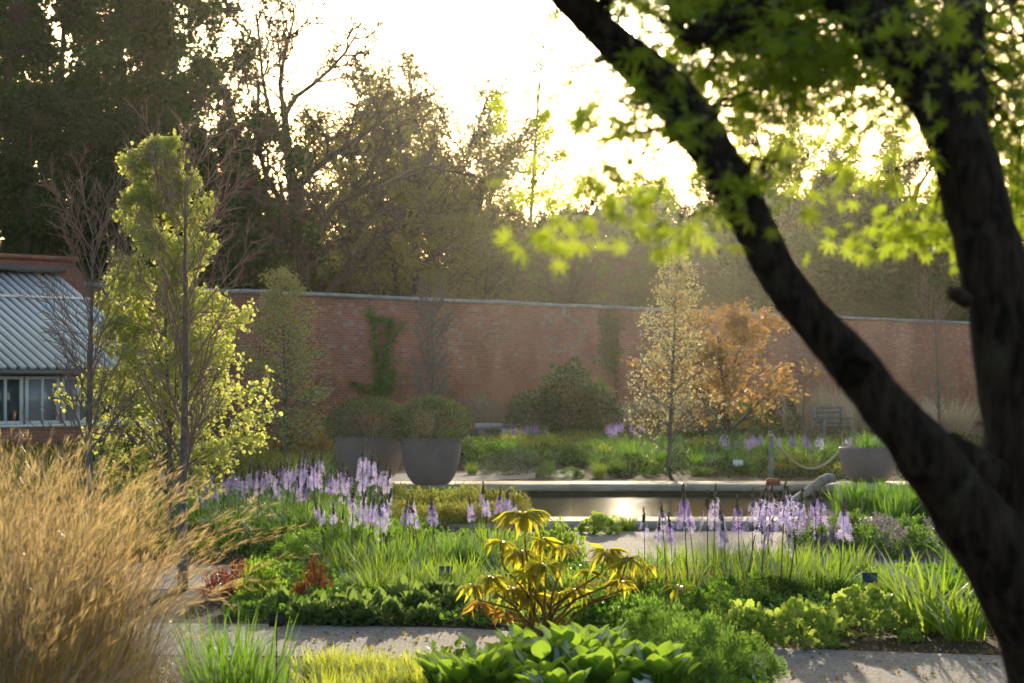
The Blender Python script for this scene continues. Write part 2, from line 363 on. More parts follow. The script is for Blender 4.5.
def slabs(xa, xb, ya, yb, step, along='x', z0=.0, z1=.06):
    m = MB(); p = xa if along == 'x' else ya; e = xb if along == 'x' else yb
    while p < e-1e-6:
        q = min(p+step, e)
        if along == 'x': m.box(((p+q)/2, (ya+yb)/2, (z0+z1)/2), (q-p-.006, yb-ya, z1-z0))
        else: m.box(((xa+xb)/2, (p+q)/2, (z0+z1)/2), (xb-xa, q-p-.006, z1-z0))
        p = q
    return m
m = slabs(-0.9, 12, POOL[3]-.06, 38.5, 1.8); structure('far_coping', m, STONE)
m = slabs(-0.9, 12, 26.4, POOL[1]+.06, 1.8); structure('near_coping', m, STONE)
m = slabs(-4.6, -0.906, 36.14, 38.5, 1.2); structure('pool_terrace', m, STONE)

# ------------------------------------------------------------------ garden wall (local x along the wall)
WA = np.array([-13.0, 61.0]); WE = np.array([.618, .786]); WN = np.array([.786, -.618])
WANG = math.atan2(WE[1], WE[0])
def ws(px):                          # distance along the wall seen at photo column px
    k = (px-512)/F; return (k*WA[1]-WA[0])/(WE[0]-k*WE[1])
def wp(s, off=0, z=0): q = WA+WE*s+WN*off; return (q[0], q[1], z)
t = lnk('brick_wall', None, wp(0), WANG); tag(t, 'long red brick garden wall with weathered pale patches and a flat stone coping', 'wall')
b = MB(); b.box((31.5+2.6, 0.2, 2.1), (62.8, .38, 4.2)); lnk('brickwork', b.mesh('wall', BRICK), parent=t)
b = MB(); x = 2.75
while x < 65:
    l_ = random.uniform(.8, 1.5); b.box((x+l_/2, .2+random.gauss(0, .008), 4.2+.05+random.gauss(0, .008)), (l_-.012, .52, .10)); x += l_
lnk('coping', b.mesh('coping', STONE2), parent=t)
t = lnk('tall_brick_wall', None, wp(0), WANG); tag(t, 'taller brown brick wall rising behind the greenhouse roof, ending in a curved shoulder', 'wall')
b = MB(); b.box((-7.5, .2, 2.42), (20, .40, 4.84))
n = 10
for i in range(n):                   # curved shoulder stepping down
    a0, a1 = i/n*.75, (i+1)/n*.75; z = 4.84-.62*(1-math.sqrt(max(0, 1-((i+.5)/n)**2)))-.06*i/n
    b.box((2.5+(a0+a1)/2-.38, .2, z/2), (a1-a0, .396, z)) if a0 > .3 else None
lnk('brickwork', b.mesh('wall2', BRICK), parent=t)
b = MB(); b.box((-7.6, .2, 4.90), (20.3, .54, .11)); lnk('coping', b.mesh('coping2', BRICK), parent=t)

# greenhouse
t = lnk('greenhouse', None, wp(0), WANG); tag(t, 'white lean to greenhouse with a striped sloping glass roof against the tall brick wall', 'greenhouse')
RUN, ZR, ZE, GX0, GX1 = 4.2, 4.45, 1.95, -13.0, 1.9
b = MB(); b.add([(GX0, -.02, ZR), (GX1, -.02, ZR), (GX1, -RUN, ZE), (GX0, -RUN, ZE), (GX0, -.02, ZR-.03), (GX1, -.02, ZR-.03), (GX1, -RUN, ZE-.03), (GX0, -RUN, ZE-.03)],
                q=[(0, 3, 2, 1), (4, 5, 6, 7), (0, 1, 5, 4), (1, 2, 6, 5), (2, 3, 7, 6), (3, 0, 4, 7)])
roof = lnk('glass_roof', b.mesh('glass_roof', GLASS), parent=t)
b = MB(); ln = math.hypot(RUN, ZR-ZE); an = math.atan2(ZR-ZE, RUN); x = GX0
while x <= GX1+.01:
    b.box((x, -RUN/2, (ZR+ZE)/2+.05), (.145, ln, .08), rx=an); x += .30
for fy in (.30,):
    b.box(((GX0+GX1)/2, -RUN*fy, ZR-(ZR-ZE)*fy+.115), (GX1-GX0, .10, .03), rx=an)
lnk('glazing_bars', b.mesh('bars', WHITE), parent=roof)
b = MB(); b.box(((GX0+GX1)/2, -.12, ZR+.14), (GX1-GX0+.1, .30, .16)); lnk('ridge_flashing', b.mesh('ridge', LEAD), parent=t)
b = MB(); b.box(((GX0+GX1)/2, -RUN-.10, ZE-.06), (GX1-GX0+.2, .16, .12)); lnk('gutter', b.mesh('gutter', LEAD), parent=t)
b = MB(); b.box(((GX0+GX1)/2, -RUN+.1, .3), (GX1-GX0, .24, .6)); b.box((GX1-.12, -RUN/2-.1, .3), (.24, RUN-.4, .6)); lnk('brick_base', b.mesh('gbase', BRICK), parent=t)
b = MB(); b.box(((GX0+GX1)/2, -RUN+.08, .64), (GX1-GX0+.1, .34, .07)); lnk('sill', b.mesh('gsill', WHITE), parent=t)
x = GX0+.2
while x < GX1-.4:
    b = MB(); wz0, wz1 = .68, ZE-.14
    for xx in (x, x+.48, x+.96): b.box((xx+.04, -RUN+.06, (wz0+wz1)/2), (.085 if xx != x+.48 else .05, .08, wz1-wz0))
    for zz in (wz0+.04, wz1-.04): b.box((x+.52, -RUN+.06, zz), (.955, .07, .08))
    wn = lnk('window', b.mesh('gwin', WHITE), parent=t)
    b = MB(); b.box((x+.52, -RUN+.09, (wz0+wz1)/2), (.98, .012, wz1-wz0)); lnk('pane', b.mesh('gpane', GLASS if random.random() < .35 else GLASSP), parent=wn)
    x += 1.12
b = MB(); GZ = .62     # end gable
b.add([(GX1-.03, -.05, GZ), (GX1-.03, -RUN+.05, GZ), (GX1-.03, -RUN+.05, ZE-.05), (GX1-.03, -.05, ZR-.06)], q=[(0, 1, 2, 3)])
gb = lnk('end_gable', b.mesh('gable', GLASS), parent=t)
b = MB()
for k in range(6):
    yy = -RUN+.05+k*(RUN-.1)/5; zt = ZE+(ZR-ZE)*(yy+RUN)/RUN-.06; b.box((GX1, yy, (GZ+zt)/2), (.06, .07, zt-GZ))
b.box((GX1, -RUN/2, ZE-.1), (.066, RUN-.1, .08)); lnk('gable_frame', b.mesh('gframe', WHITE), parent=gb)

# ------------------------------------------------------------------ tree generator
def perp(v):
    a = np.cross(v, [0, 0, 1.0]) if abs(v[2]) < .9 else np.cross(v, [1.0, 0, 0]); return a/np.linalg.norm(a)
class Tree:
    def __init__(s, seed): s.r = random.Random(seed); s.b = []; s.tips = []
    def branch(s, p, d, L, r, lvl, cfg):
        c = cfg[min(lvl, len(cfg)-1)]; n = 6; pts = [np.array(p, float)]; d = np.array(d, float); d /= np.linalg.norm(d); dirs = [d]
        for i in range(n-1):
            j = np.array([s.r.gauss(0, 1) for _ in range(3)])*c['jit']; j[2] += c['up']
            d = d+j; d = d/np.linalg.norm(d); pts.append(pts[-1]+d*L/(n-1)); dirs.append(d)
        pts = np.array(pts); te = c.get('tip', .25); rad = r*(1-(1-te)*np.linspace(0, 1, n))
        s.b.append((lvl, pts, rad))
        if lvl >= len(cfg)-1: s.tips.append((pts, dirs)); return
        nx = cfg[lvl+1]; k = c['n']; ph = s.r.uniform(0, 6.28)
        for i in range(k):
            t = c['t0']+(1-c['t0'])*(i+s.r.uniform(.1, .9))/k; t = min(t, .999)
            f = t*(n-1); a = int(f); q = pts[a]*(1-f+a)+pts[min(a+1, n-1)]*(f-a); dd = dirs[a]
            u = perp(dd); v = np.cross(dd, u); ph += 2.4+s.r.uniform(-.4, .4)
            ang = R(c['ang']+s.r.uniform(-12, 12)); side = u*math.cos(ph)+v*math.sin(ph)
            nd = dd*math.cos(ang)+side*math.sin(ang)
            sh = c['shape'](t) if 'shape' in c else 1-.45*t
            s.branch(q, nd, L*c['ratio']*sh*s.r.uniform(.75, 1.2), max(c.get('rmin', .004), rad[a]*c['rr']*s.r.uniform(.8, 1.1)), lvl+1, cfg)
    def wood(s, mb, lv=None, k0=8):
        for l in sorted({x[0] for x in s.b}):
            if lv is not None and l not in lv: continue
            P_ = np.array([x[1] for x in s.b if x[0] == l]); R_ = np.array([x[2] for x in s.b if x[0] == l])
            mb.tubes(P_, R_, max(3, k0-2*l))
    def leaves(s, mb, tmpl, n, size, spread=.05, start=.2, droop=0, up=.5):
        A = np.array([t[0] for t in s.tips]); i = rng.integers(0, len(A), n); t = rng.uniform(start, 1, n)*(A.shape[1]-1)
        a = np.minimum(t.astype(int), A.shape[1]-2); f = (t-a)[:, None]; p = A[i, a]*(1-f)+A[i, a+1]*f
        p = p+rng.normal(0, spread, (n, 3)); ax = rng.normal(0, 1, (n, 3)); ax[:, 2] -= droop
        nm = rng.normal(0, 1, (n, 3)); nm[:, 2] += up
        mb.inst(tmpl, p, ax, nm, size*rng.uniform(.6, 1.25, n))

def tree_obj(name, seed, H, r, cfg, wood, leafs=None, tmpl=QUAD, nleaf=0, size=.1, spread=.05, base=(0, 0, 0), twigmat=None, lvls=2, start=.2):
    root = lnk(name, None); tr = Tree(seed); tr.branch((0, 0, -.1), (0, 0, 1), H, r, 0, cfg)
    mb = MB(); tr.wood(mb, [0], 10); tk = lnk('trunk', mb.mesh('trunk', wood, smooth=True), parent=root)
    mb = MB(); tr.wood(mb, list(range(1, 8)), 8); lnk('branches', mb.mesh('branches', twigmat or wood, smooth=True), parent=root)
    if nleaf:
        mb = MB(); tr.leaves(mb, tmpl, nleaf, size, spread, start); lnk('crown', mb.mesh('crown', leafs), parent=root)
    return root
def lv(n, t0, ang, ratio, rr, jit=.06, up=.03, tip=.25, shape=None, rmin=.004):
    d = dict(n=n, t0=t0, ang=ang, ratio=ratio, rr=rr, jit=jit, up=up, tip=tip, rmin=rmin)
    if shape: d['shape'] = shape
    return d

# ---- woods beyond the wall
bare = [lv(10, .22, 32, .78, .60, .06, .02, .3, rmin=.07), lv(7, .25, 38, .50, .6, .14, .05, .4, rmin=.05), lv(7, .2, 42, .52, .6, .18, .04, .4, rmin=.034), lv(7, .15, 44, .52, .6, .2, .03, .4, rmin=.024), lv(5, .1, 44, .55, .6, .2, .02, .4, rmin=.02), lv(0, 0, 0, 0, 0, .15, .02, .5, rmin=.016)]
bare2 = [lv(9, .2, 46, .58, .55, .06, .03, .3, rmin=.05), lv(7, .2, 42, .55, .6, .14, .05, .4, rmin=.035), lv(6, .15, 42, .52, .6, .16, .04, .4, rmin=.025), lv(5, .1, 42, .5, .6, .18, .03, .4, rmin=.02), lv(0, 0, 0, 0, 0, .15, .02, .5, rmin=.018)]
ever = [lv(26, .12, 70, .36, .35, .03, .01, .1, lambda t: 1.15-.85*t, .03), lv(9, .15, 48, .45, .5, .1, .02, rmin=.015), lv(6, .1, 42, .5, .6, .12, .0, rmin=.01), lv(0, 0, 0, 0, 0, .1, 0, rmin=.01)]
slim = [lv(22, .2, 38, .26, .35, .03, .02, .12, lambda t: 1.1-.7*t, .02), lv(7, .15, 40, .5, .5, .12, .04, rmin=.012), lv(5, .1, 42, .55, .6, .15, .0, rmin=.008), lv(0, 0, 0, 0, 0, .12, -.03, rmin=.008)]
woods = {
 'bare': tree_obj('bare_tree', 11, 13, .46, bare, BARK),
 'bare2': tree_obj('bare_tree', 29, 13, .36, bare2, BARK, LM['wood'], QUAD, 6000, .13, .2),
 'leafy': tree_obj('broadleaf_tree', 5, 11, .34, bare2, BARK, LM['wood'], QUAD, 26000, .13, .22),
 'leafy2': tree_obj('broadleaf_tree', 52, 11, .34, bare, BARK, LM['wood'], QUAD, 26000, .13, .25),
 'green': tree_obj('broadleaf_tree', 8, 11, .30, bare2, BARK, LM['woodg'], QUAD, 60000, .17, .30),
 'ever': tree_obj('evergreen_tree', 14, 17, .32, ever, BARK, LM['dark'], QUAD, 42000, .19, .16),
 'slim': tree_obj('birch_tree', 3, 15, .16, slim, BARKG, LM['wood'], QUAD, 2500, .12, .1),
}
def put_tree(kind, px, top, d, hs, ws_, rz, label, cat='tree', group='trees in the wood beyond the wall'):
    H = EYE+(HOR-top)/F*d; x = (px-512)/F*d
    me = woods[kind]; h0 = HT[kind]
    return place(me, (x, d, 0), rz, (H/h0*ws_, H/h0*ws_, H/h0*hs), label, cat, group)
HT = {}
for k, o in woods.items():
    mz = 0
    for ch in o.children:
        co = np.empty(len(ch.data.vertices)*3, np.float32); ch.data.vertices.foreach_get('co', co); mz = max(mz, np.percentile(co[2::3], 99.8))
    HT[k] = float(mz)
rows = [
 ('ever', 8, -55, 84, 1, .85, 0.3, 'dark evergreen tree at the far left edge, a nest in its top'),
 ('ever', 62, -75, 88, 1, .95, 1.9, 'tall dark evergreen tree second from the left edge of the wood'),
 ('ever', 122, -65, 92, 1, 1.0, 4.0, 'tall dark evergreen tree directly above the twiggy top of the lime leaved tree'),
 ('ever', 175, -30, 90, 1, .95, 5.3, 'dark evergreen tree at the right end of the evergreen group, beside the open sky'),
 ('ever', 30, 90, 78, 1, 1.1, 2.5, 'shorter dark evergreen tree just behind the greenhouse wall'),
 ('ever', 145, 110, 80, 1, 1.1, .9, 'shorter dark evergreen tree filling the gap behind the lime leaved tree'),
 ('bare', 312, -10, 92, 1, 1.0, .6, 'tallest bare leafless tree standing clear against the white sky'),
 ('bare2', 245, 120, 104, 1, 1, 2.1, 'spreading thinly leaved tree between the evergreens and the tall bare tree'),
 ('leafy', 358, 78, 112, 1, 1.1, 1.2, 'twiggy brown leaved tree just right of the tall bare tree'),
 ('leafy2', 428, 62, 118, 1, 1.15, 3.3, 'broad brownish tree with sky glinting through its crown, centre left'),
 ('leafy', 492, 92, 122, 1, 1.1, 5.1, 'hazy golden brown tree left of the slender birch'),
 ('slim', 528, -5, 124, 1, .9, .4, 'very tall slender birch with wispy twigs fading in the glare'),
 ('slim', 498, 62, 126, 1, .9, 2.4, 'shorter slender birch left of the tallest birch'),
 ('bare2', 395, 130, 108, 1, 1.2, 4.4, 'low spreading bare tree behind the ivy on the wall'),
 ('bare', 560, 178, 112, 1, 1.0, 2.8, 'hazy bare tree low behind the wall, below the birch'),
 ('green', 610, 190, 150, 1, 1.1, 1.1, 'hazy green tree in the misty wood left of the leaning maple limb'),
 ('green', 668, 182, 158, 1, 1.1, 3.7, 'hazy green tree in the misty wood behind the lime maple spray'),
 ('leafy2', 735, 128, 160, 1, 1.0, 5.7, 'misty thin tree half hidden by the leaning maple limb'),
 ('leafy2', 800, 100, 150, 1, 1.0, .2, 'misty wispy topped tree right of the leaning maple limb'),
 ('green', 770, 188, 150, 1, 1.1, 2.2, 'misty rounded tree below the wispy topped tree'),
 ('green', 850, 172, 150, 1, 1.0, 4.9, 'green tree in the mist between the two maple limbs'),
 ('leafy', 885, 118, 150, 1, .9, 3.1, 'thin topped tree in the mist left of the upright maple trunk'),
 ('green', 905, 205, 128, 1, 1.2, .8, 'nearer solid green tree above the wall, left of the upright maple trunk'),
 ('green', 990, 180, 140, 1, 1.1, 2.9, 'green tree above the wall half hidden by the upright maple trunk'),
 ('leafy', 1060, 120, 150, 1, 1.1, 1.0, 'brownish tree at the far right edge behind the maple trunk'),
 ('green', 820, 235, 122, 1, 1.3, 3.9, 'low green tree right behind the wall at the right of the leaning limb'),
 ('leafy2', 300, 165, 100, 1, 1.1, 5.0, 'low olive brown tree behind the wall above the small lime tree'),
 ('leafy2', 465, 175, 104, 1, 1.2, .1, 'low olive brown tree behind the wall above the slim bare sapling'),
 ('green', 535, 215, 120, 1, 1.2, 1.7, 'low olive tree behind the wall left of the dark vine'),
 ('ever', 225, 150, 96, 1, 1.1, 3.2, 'dark lower evergreen right of the lime leaved tree top'),
 ('leafy', 385, 215, 96, 1, 1.3, 2.7, 'lowest brown tree right behind the wall coping, above the ivy'),
]
for r_ in rows: put_tree(*r_)
# far wood: one mass
mb = MB(); n = 70000
x = rng.uniform(-60, 75, n); y = rng.uniform(165, 200, n)
top = 9.5+1.6*np.sin(x*.21)+1.2*np.sin(x*.53+1)+np.where(x < 0, 2.0, 0)+.02*np.maximum(x, 0)*4
z = top*rng.uniform(0, 1, n)**.6
mb.inst(QUAD, np.stack([x, y, z], 1), rng.normal(0, 1, (n, 3)), rng.normal(0, 1, (n, 3)), rng.uniform(.6, 1.1, n))
o = lnk('distant_wood', mb.mesh('distant_wood', LM['woodg'])); tag(o, 'hazy mass of far woodland behind the garden wall', 'woodland', kind='stuff')
# nest
mb = MB(); n = 260; a = unit(rng.normal(0, 1, (n, 3)))*.33*rng.uniform(.6, 1, (n, 1)); dd = unit(np.cross(a, rng.normal(0, 1, (n, 3))))
mb.tubes(np.stack([a-dd*.22, a, a+dd*.22], 1), np.full((n, 3), .02), 3)
o = lnk('bird_nest', mb.mesh('nest', BARK), P(20, 12, 81)); tag(o, 'round dark twig nest high in the leftmost evergreen', 'nest')

# ------------------------------------------------------------------ garden trees
colum = [lv(50, .12, 62, .23, .42, .02, .01, .12, lambda t: 1.36-1.08*t, .008), lv(8, .15, 42, .5, .6, .08, .03, rmin=.004), lv(4, .1, 40, .55, .7, .12, .02, rmin=.003), lv(0, 0, 0, 0, 0, .12, .02, rmin=.0025)]
vase = [lv(32, .24, 40, .25, .30, .02, .0, .15, lambda t: 1.0, .008), lv(9, .15, 32, .5, .6, .06, .06, .4, rmin=.0045), lv(5, .1, 30, .55, .7, .10, .04, .5, rmin=.0035), lv(0, 0, 0, 0, 0, .1, .03, .6, rmin=.003)]
def topz(o):
    mz = 0
    for ch in o.children:
        co = np.empty(len(ch.data.vertices)*3, np.float32); ch.data.vertices.foreach_get('co', co); mz = max(mz, float(np.percentile(co[2::3], 99.9)))
    return mz
def garden_tree(o, px, base, top, wx, rz, label, cat='tree', d=None):
    d = d or F*EYE/(base-HOR); H = EYE+(HOR-top)/F*d; s = H/topz(o)
    return place(o, ((px-512)/F*d, d, 0), rz, (s*wx, s*wx, s), label, cat)
tb = tree_obj('bare_tree', 41, 4.2, .068, vase, BARKG, twigmat=TWIG)
garden_tree(tb, 183, 590, 62, 0.85, .5, 'slender grey trunked young tree with bare twiggy top, before the lime leaved tree')
tb2 = tree_obj('bare_tree', 57, 3.6, .062, vase, BARKG, twigmat=TWIG)
garden_tree(tb2, 88, 0, 138, .85, 1.0, 'bare brown twigged young tree in front of the greenhouse', d=21.5)
tl = tree_obj('lime_leaved_tree', 63, 4.3, .045, colum, BARKG, LM['lime'], HEART, 25000, .037, .04, start=.1)
garden_tree(tl, 170, 0, 138, .95, 2.0, 'large young tree full of glowing yellow green leaves, beside the greenhouse', d=24.5)
ts = tree_obj('small_lime_tree', 71, 4.0, .05, colum, BARKG, LM['lolive'], QUAD, 6500, .055, .06, start=.1)
garden_tree(ts, 287, 0, 266, 1.15, .3, 'small columnar olive green tree against the left part of the brick wall', d=46)
tp = tree_obj('pale_leaved_tree', 83, 4.2, .05, colum, BARKG, LM['pale'], QUAD, 4200, .058, .07, start=.2)
garden_tree(tp, 669, 0, 250, .9, 4.0, 'narrow pale cream leaved tree with dark trunk, in front of the far brick wall', d=43)
to = tree_obj('orange_shrub', 91, 3.0, .06, [lv(12, .08, 42, .75, .6, .08, .03, .3, rmin=.01), lv(9, .15, 45, .5, .6, .1, .02, rmin=.006), lv(6, .1, 45, .5, .6, .1, 0, rmin=.004), lv(0, 0, 0, 0, 0, .1, 0, rmin=.004)], BARK, LM['orange'], QUAD, 7500, .085, .08)
garden_tree(to, 730, 0, 292, 1.3, 1.0, 'spreading orange leaved shrub right of the pale leaved tree', 'shrub', d=60)
tw = tree_obj('bare_sapling', 97, 3.5, .06, [dict(x, rmin=.010) for x in vase], BARKG, twigmat=BARKG)
garden_tree(tw, 433, 0, 274, .8, .7, 'slim bare sapling against the brick wall above the right planter bush', d=56)
garden_tree(tb2, 940, 0, 272, .85, 3.0, 'twiggy brown young tree before the wall beside the upright maple trunk', d=58)
garden_tree(tb2, 803, 0, 340, .9, 5.0, 'small brown twiggy tree behind the orange leaved shrub', d=68)

# ------------------------------------------------------------------ japanese maple in the foreground (blurred)
MD = 5.6
mt = lnk('maple_tree', None, (P(1100, 385, MD)[0], MD, 0)); tag(mt, 'large dark maple with forked leaning trunk and glowing lime leaves, nearest to the viewer', 'tree')
MO = np.array(mt.location)
def px_path(pts): return np.array([P(x, y, d)-MO for x, y, r, d in pts]), np.array([r/F*d for x, y, r, d in pts])
def smooth(pts, rad, n=40):
    k = np.arange(len(pts)); t = np.linspace(0, len(pts)-1, n); out = []
    for tt in t:
        i = min(int(tt), len(pts)-2); f = tt-i
        p0, p1, p2, p3 = pts[max(i-1, 0)], pts[i], pts[i+1], pts[min(i+2, len(pts)-1)]
        out.append(.5*((2*p1)+(-p0+p2)*f+(2*p0-5*p1+4*p2-p3)*f*f+(-p0+3*p1-3*p2+p3)*f**3))
    rr = np.interp(t, k, rad)*(1+.035*np.sin(t*7)+.02*np.sin(t*17+1)); return np.array(out), rr
paths = [
 ([(1110, 1085, 75, 5.7), (1100, 950, 62, 5.65), (1082, 800, 57, 5.6), (1065, 680, 54, 5.6), (1045, 560, 48, 5.6), (1026, 430, 44, 5.6), (1003, 310, 35, 5.6), (981, 220, 33, 5.6), (955, 130, 32, 5.6), (925, 85, 28, 5.6), (885, 40, 25, 5.55), (843, -8, 23, 5.5), (790, -80, 18, 5.4)], 'trunk'),
 ([(1085, 800, 55, 5.6), (1062, 690, 50, 5.5), (1018, 590, 40, 5.4), (966, 512, 35, 5.35), (918, 445, 29, 5.3), (880, 400, 25, 5.3), (848, 358, 24, 5.3), (808, 315, 21, 5.3), (774, 268, 20, 5.3), (748, 215, 21, 5.3), (728, 178, 22, 5.3), (700, 132, 24, 5.3), (668, 92, 24, 5.3), (634, 60, 21, 5.25), (601, 31, 17, 5.2), (565, -5, 16, 5.15), (520, -50, 14, 5.1)], 'limb'),
 ([(968, 190, 28, 5.62), (962, 110, 24, 5.65), (962, 40, 22, 5.7), (970, -60, 19, 5.8)], 'limb'),
 ([(905, 60, 15, 5.6), (900, 20, 12, 5.8), (905, -40, 10, 6.0)], 'limb'),
]
for pts, nm in paths:
    p, r = px_path(pts); p, r = smooth(p, r, 60); mb = MB(); mb.tubes(p, r, 18)
    v = mb.v[0].reshape(-1, 3); v += rng.normal(0, .0015, v.shape)
    lnk(nm, mb.mesh(nm, MBARK, smooth=True), parent=mt)
# stub and knots
for (x0_, y0_, x1_, y1_, r0, r1, da, db) in ((990, 480, 948, 446, 24, 15, 5.5, 5.4), (965, 300, 952, 293, 9, 6, 5.45, 5.3)):
    mb = MB(); p = np.array([P(x0_, y0_, da)-MO, P((x0_+x1_)/2, (y0_+y1_)/2-1, (da+db)/2)-MO, P(x1_, y1_, db)-MO, P(x1_-1, y1_, db)-MO]); mb.tubes(p, np.array([r0, (r0+r1)/2, r1, .2])/F*5.4, 12)
    lnk('branch_stub', mb.mesh('stub', MBARK, smooth=True), parent=mt)
KN = mat('knot', (.008, .006, .005), .95, .05, noisy((.006, .005, .004), (.035, .025, .02), 30, .8))
mb = MB(); c = P(852, 370, 5.235)-MO; kk = 22; th = np.arange(kk)*2*np.pi/kk; rj = 1+.16*np.sin(th*3+1)+.10*np.sin(th*5)+rng.normal(0, .04, kk)
v = [c+np.array([.034*f*r_*math.cos(t_), y_, .030*f*r_*math.sin(t_)]) for f, y_ in ((1.25, .02), (1.1, -.006), (.85, -.009), (.6, .004), (.25, -.002), (.02, -.004)) for t_, r_ in zip(th, rj)]
j_ = np.arange(5)[:, None]*kk; m_ = np.arange(kk)[None]; mb.add(v, q=np.stack([j_+m_, j_+(m_+1) % kk, j_+kk+(m_+1) % kk, j_+kk+m_], -1).reshape(-1, 4))
lnk('knot', mb.mesh('knot', KN, smooth=True), parent=mt)
LP, LA, LN, LS = [], [], [], []; TWP, TWR = [], []
def spray(px, py, d, rx, ry, rd, n, anchor, size=.040, k=None):
    """a real layered spray: twigs run from the limb to leaf groups spread round a centre"""
    k = k or max(3, n//9); cen = P(px, py, d)-MO; A_ = P(*anchor)-MO
    if n > 50: n = int(n*3.2)
    else: n = int(n*1.35)
    for i in range(k):
        e = cen+np.array([rng.normal(0, rx)/F*d, rng.normal(0, rd), -rng.normal(0, ry)/F*d])
        mid = A_*.45+e*.55+rng.normal(0, .04, 3)+np.array([0, 0, .04])
        q1 = A_*.75+mid*.25+rng.normal(0, .02, 3); q2 = mid*.4+e*.6+np.array([0, 0, .02])
        TWP.append([A_, q1, mid, q2, e]); TWR.append([.006, .0045, .0032, .002, .0012])
        m_ = max(2, int(n/k)); dr = unit(e-A_)
        pp = e+rng.normal(0, .055, (m_, 3))*np.array([1.2, 1.2, .5])
        ax = dr+rng.normal(0, .7, (m_, 3)); ax[:, 2] -= .25
        nn = rng.normal(0, .45, (m_, 3)); nn[:, 2] += .45; nn[:, 1] -= .9
        LP.append(pp); LA.append(ax); LN.append(nn); LS.append(size*(1.15 if n <= 50 else .95)*rng.uniform(.65, 1.15, m_))
sprays = [
 (556, 232, 4.9, 14, 8, .06, 14, (700, 120, 5.3)), (540, 178, 5.0, 16, 8, .10, 13, (700, 120, 5.3)), (588, 182, 5.0, 24, 12, .10, 24, (700, 120, 5.3)),
 (522, 80, 4.9, 12, 22, .10, 6, (640, 50, 5.2)), (590, 110, 5.0, 22, 20, .12, 34, (640, 60, 5.2)), (625, 135, 5.1, 24, 18, .12, 36, (690, 110, 5.3)),
 (596, 78, 5.1, 18, 12, .12, 20, (640, 50, 5.2)), (690, 228, 4.8, 22, 9, .08, 26, (735, 190, 5.3)), (660, 205, 4.9, 20, 10, .08, 20, (735, 190, 5.3)),
 (720, 190, 4.7, 26, 16, .08, 14, (735, 180, 5.3)), (775, 185, 5.0, 16, 10, .08, 9, (745, 200, 5.3)), (690, 150, 4.7, 40, 30, .1, 26, (700, 110, 5.3)),
 (760, 40, 5.9, 50, 30, .35, 260, (700, 40, 5.4)), (690, 10, 5.7, 40, 26, .3, 170, (700, 40, 5.4)), (770, 95, 5.8, 32, 20, .35, 120, (720, 20, 5.5)),
 (830, 60, 6.5, 34, 26, .35, 170, (900, 40, 5.8)), (845, 125, 6.4, 22, 18, .3, 60, (905, 60, 5.6)), (872, 170, 5.8, 12, 8, .2, 16, (930, 90, 5.7)),
 (860, 20, 5.1, 30, 16, .2, 30, (900, 20, 5.8)), (1000, 30, 6.2, 34, 32, .3, 200, (965, 20, 5.7)), (945, 30, 5.1, 26, 16, .12, 40, (960, 60, 5.6)),
 (1000, 120, 6.2, 22, 26, .3, 140, (965, 60, 5.7)), (1010, 190, 6.6, 16, 26, .3, 120, (965, 80, 5.7)), (925, 222, 6.2, 18, 14, .15, 70, (965, 150, 5.7)),
 (930, 70, 5.0, 26, 14, .1, 22, (960, 60, 5.6)), (640, -5, 5.3, 40, 16, .3, 90, (600, 10, 5.2)), (950, -10, 6.6, 90, 20, .4, 260, (965, -20, 5.8)), (780, -15, 6.2, 70, 18, .4, 240, (740, -40, 5.7)),
 (800, 60, 6.8, 60, 40, .5, 260, (900, 0, 5.9)), (720, 60, 6.6, 36, 36, .4, 120, (720, 0, 5.6)), (1000, 60, 7.0, 40, 40, .4, 220, (965, -30, 5.8)), (740, 130, 6.2, 24, 20, .25, 40, (714, 110, 5.35)), (805, 180, 5.1, 10, 6, .05, 5, (745, 200, 5.3)),
]
for s_ in sprays: spray(*s_)
mb = MB(); mb.inst(MAPLE, np.concatenate(LP), np.concatenate(LA), np.concatenate(LN), np.concatenate(LS)); lnk('leaves', mb.mesh('maple_leaves', LM['maple']), parent=mt)
mb = MB(); mb.tubes(np.array(TWP), np.array(TWR), 4); lnk('twigs', mb.mesh('maple_twigs', MBARK), parent=mt)

# ------------------------------------------------------------------ plant prototypes
def mesh_mound(name, m, n, tmpl, size, rx=.5, rz=.4, up=.6, fill=.35, wob=.18, seed=0, lumps=0):
    """leafy mound: leaves through the outer shell of an uneven dome, on the ground"""
    mb = MB(); dr = unit(rng.normal(0, 1, (n, 3))); dr[:, 2] = np.abs(dr[:, 2]); az = np.arctan2(dr[:, 1], dr[:, 0])
    f = 1+wob*np.sin(az*3+seed)*np.cos(dr[:, 2]*5+seed)+wob*.6*np.sin(az*7+seed*2+dr[:, 2]*9)
    rad = (fill+(1-fill)*rng.uniform(0, 1, n)**.5)*f
    p = dr*np.array([rx, rx, rz])*rad[:, None]; ax = dr+rng.normal(0, .55, (n, 3)); ax[:, 2] += up*.4
    nm = dr*.5+rng.normal(0, .5, (n, 3)); nm[:, 2] += up
    if lumps:
        cd = unit(rng.normal(0, 1, (lumps, 3))); cd[:, 2] = np.abs(cd[:, 2]); i = rng.integers(0, lumps, n)
        cf = rng.uniform(.72, 1.0, lumps)[i, None]; off = unit(rng.normal(0, 1, (n, 3)))*rng.uniform(.3, 1, (n, 1))
        lr = .20*rng.uniform(.6, 1.3, lumps)[i, None]; p = (cd[i]*cf+off*lr)*np.array([rx, rx, rz]); ax = off+cd[i]*.5+rng.normal(0, .35, (n, 3)); nm = cd[i]*.6+rng.normal(0, .5, (n, 3)); nm[:, 2] += up
    p[:, 2] = np.maximum(p[:, 2], .01); mb.inst(tmpl, p, ax, nm, size*rng.uniform(.6, 1.25, n))
    return mb.mesh(name, m)
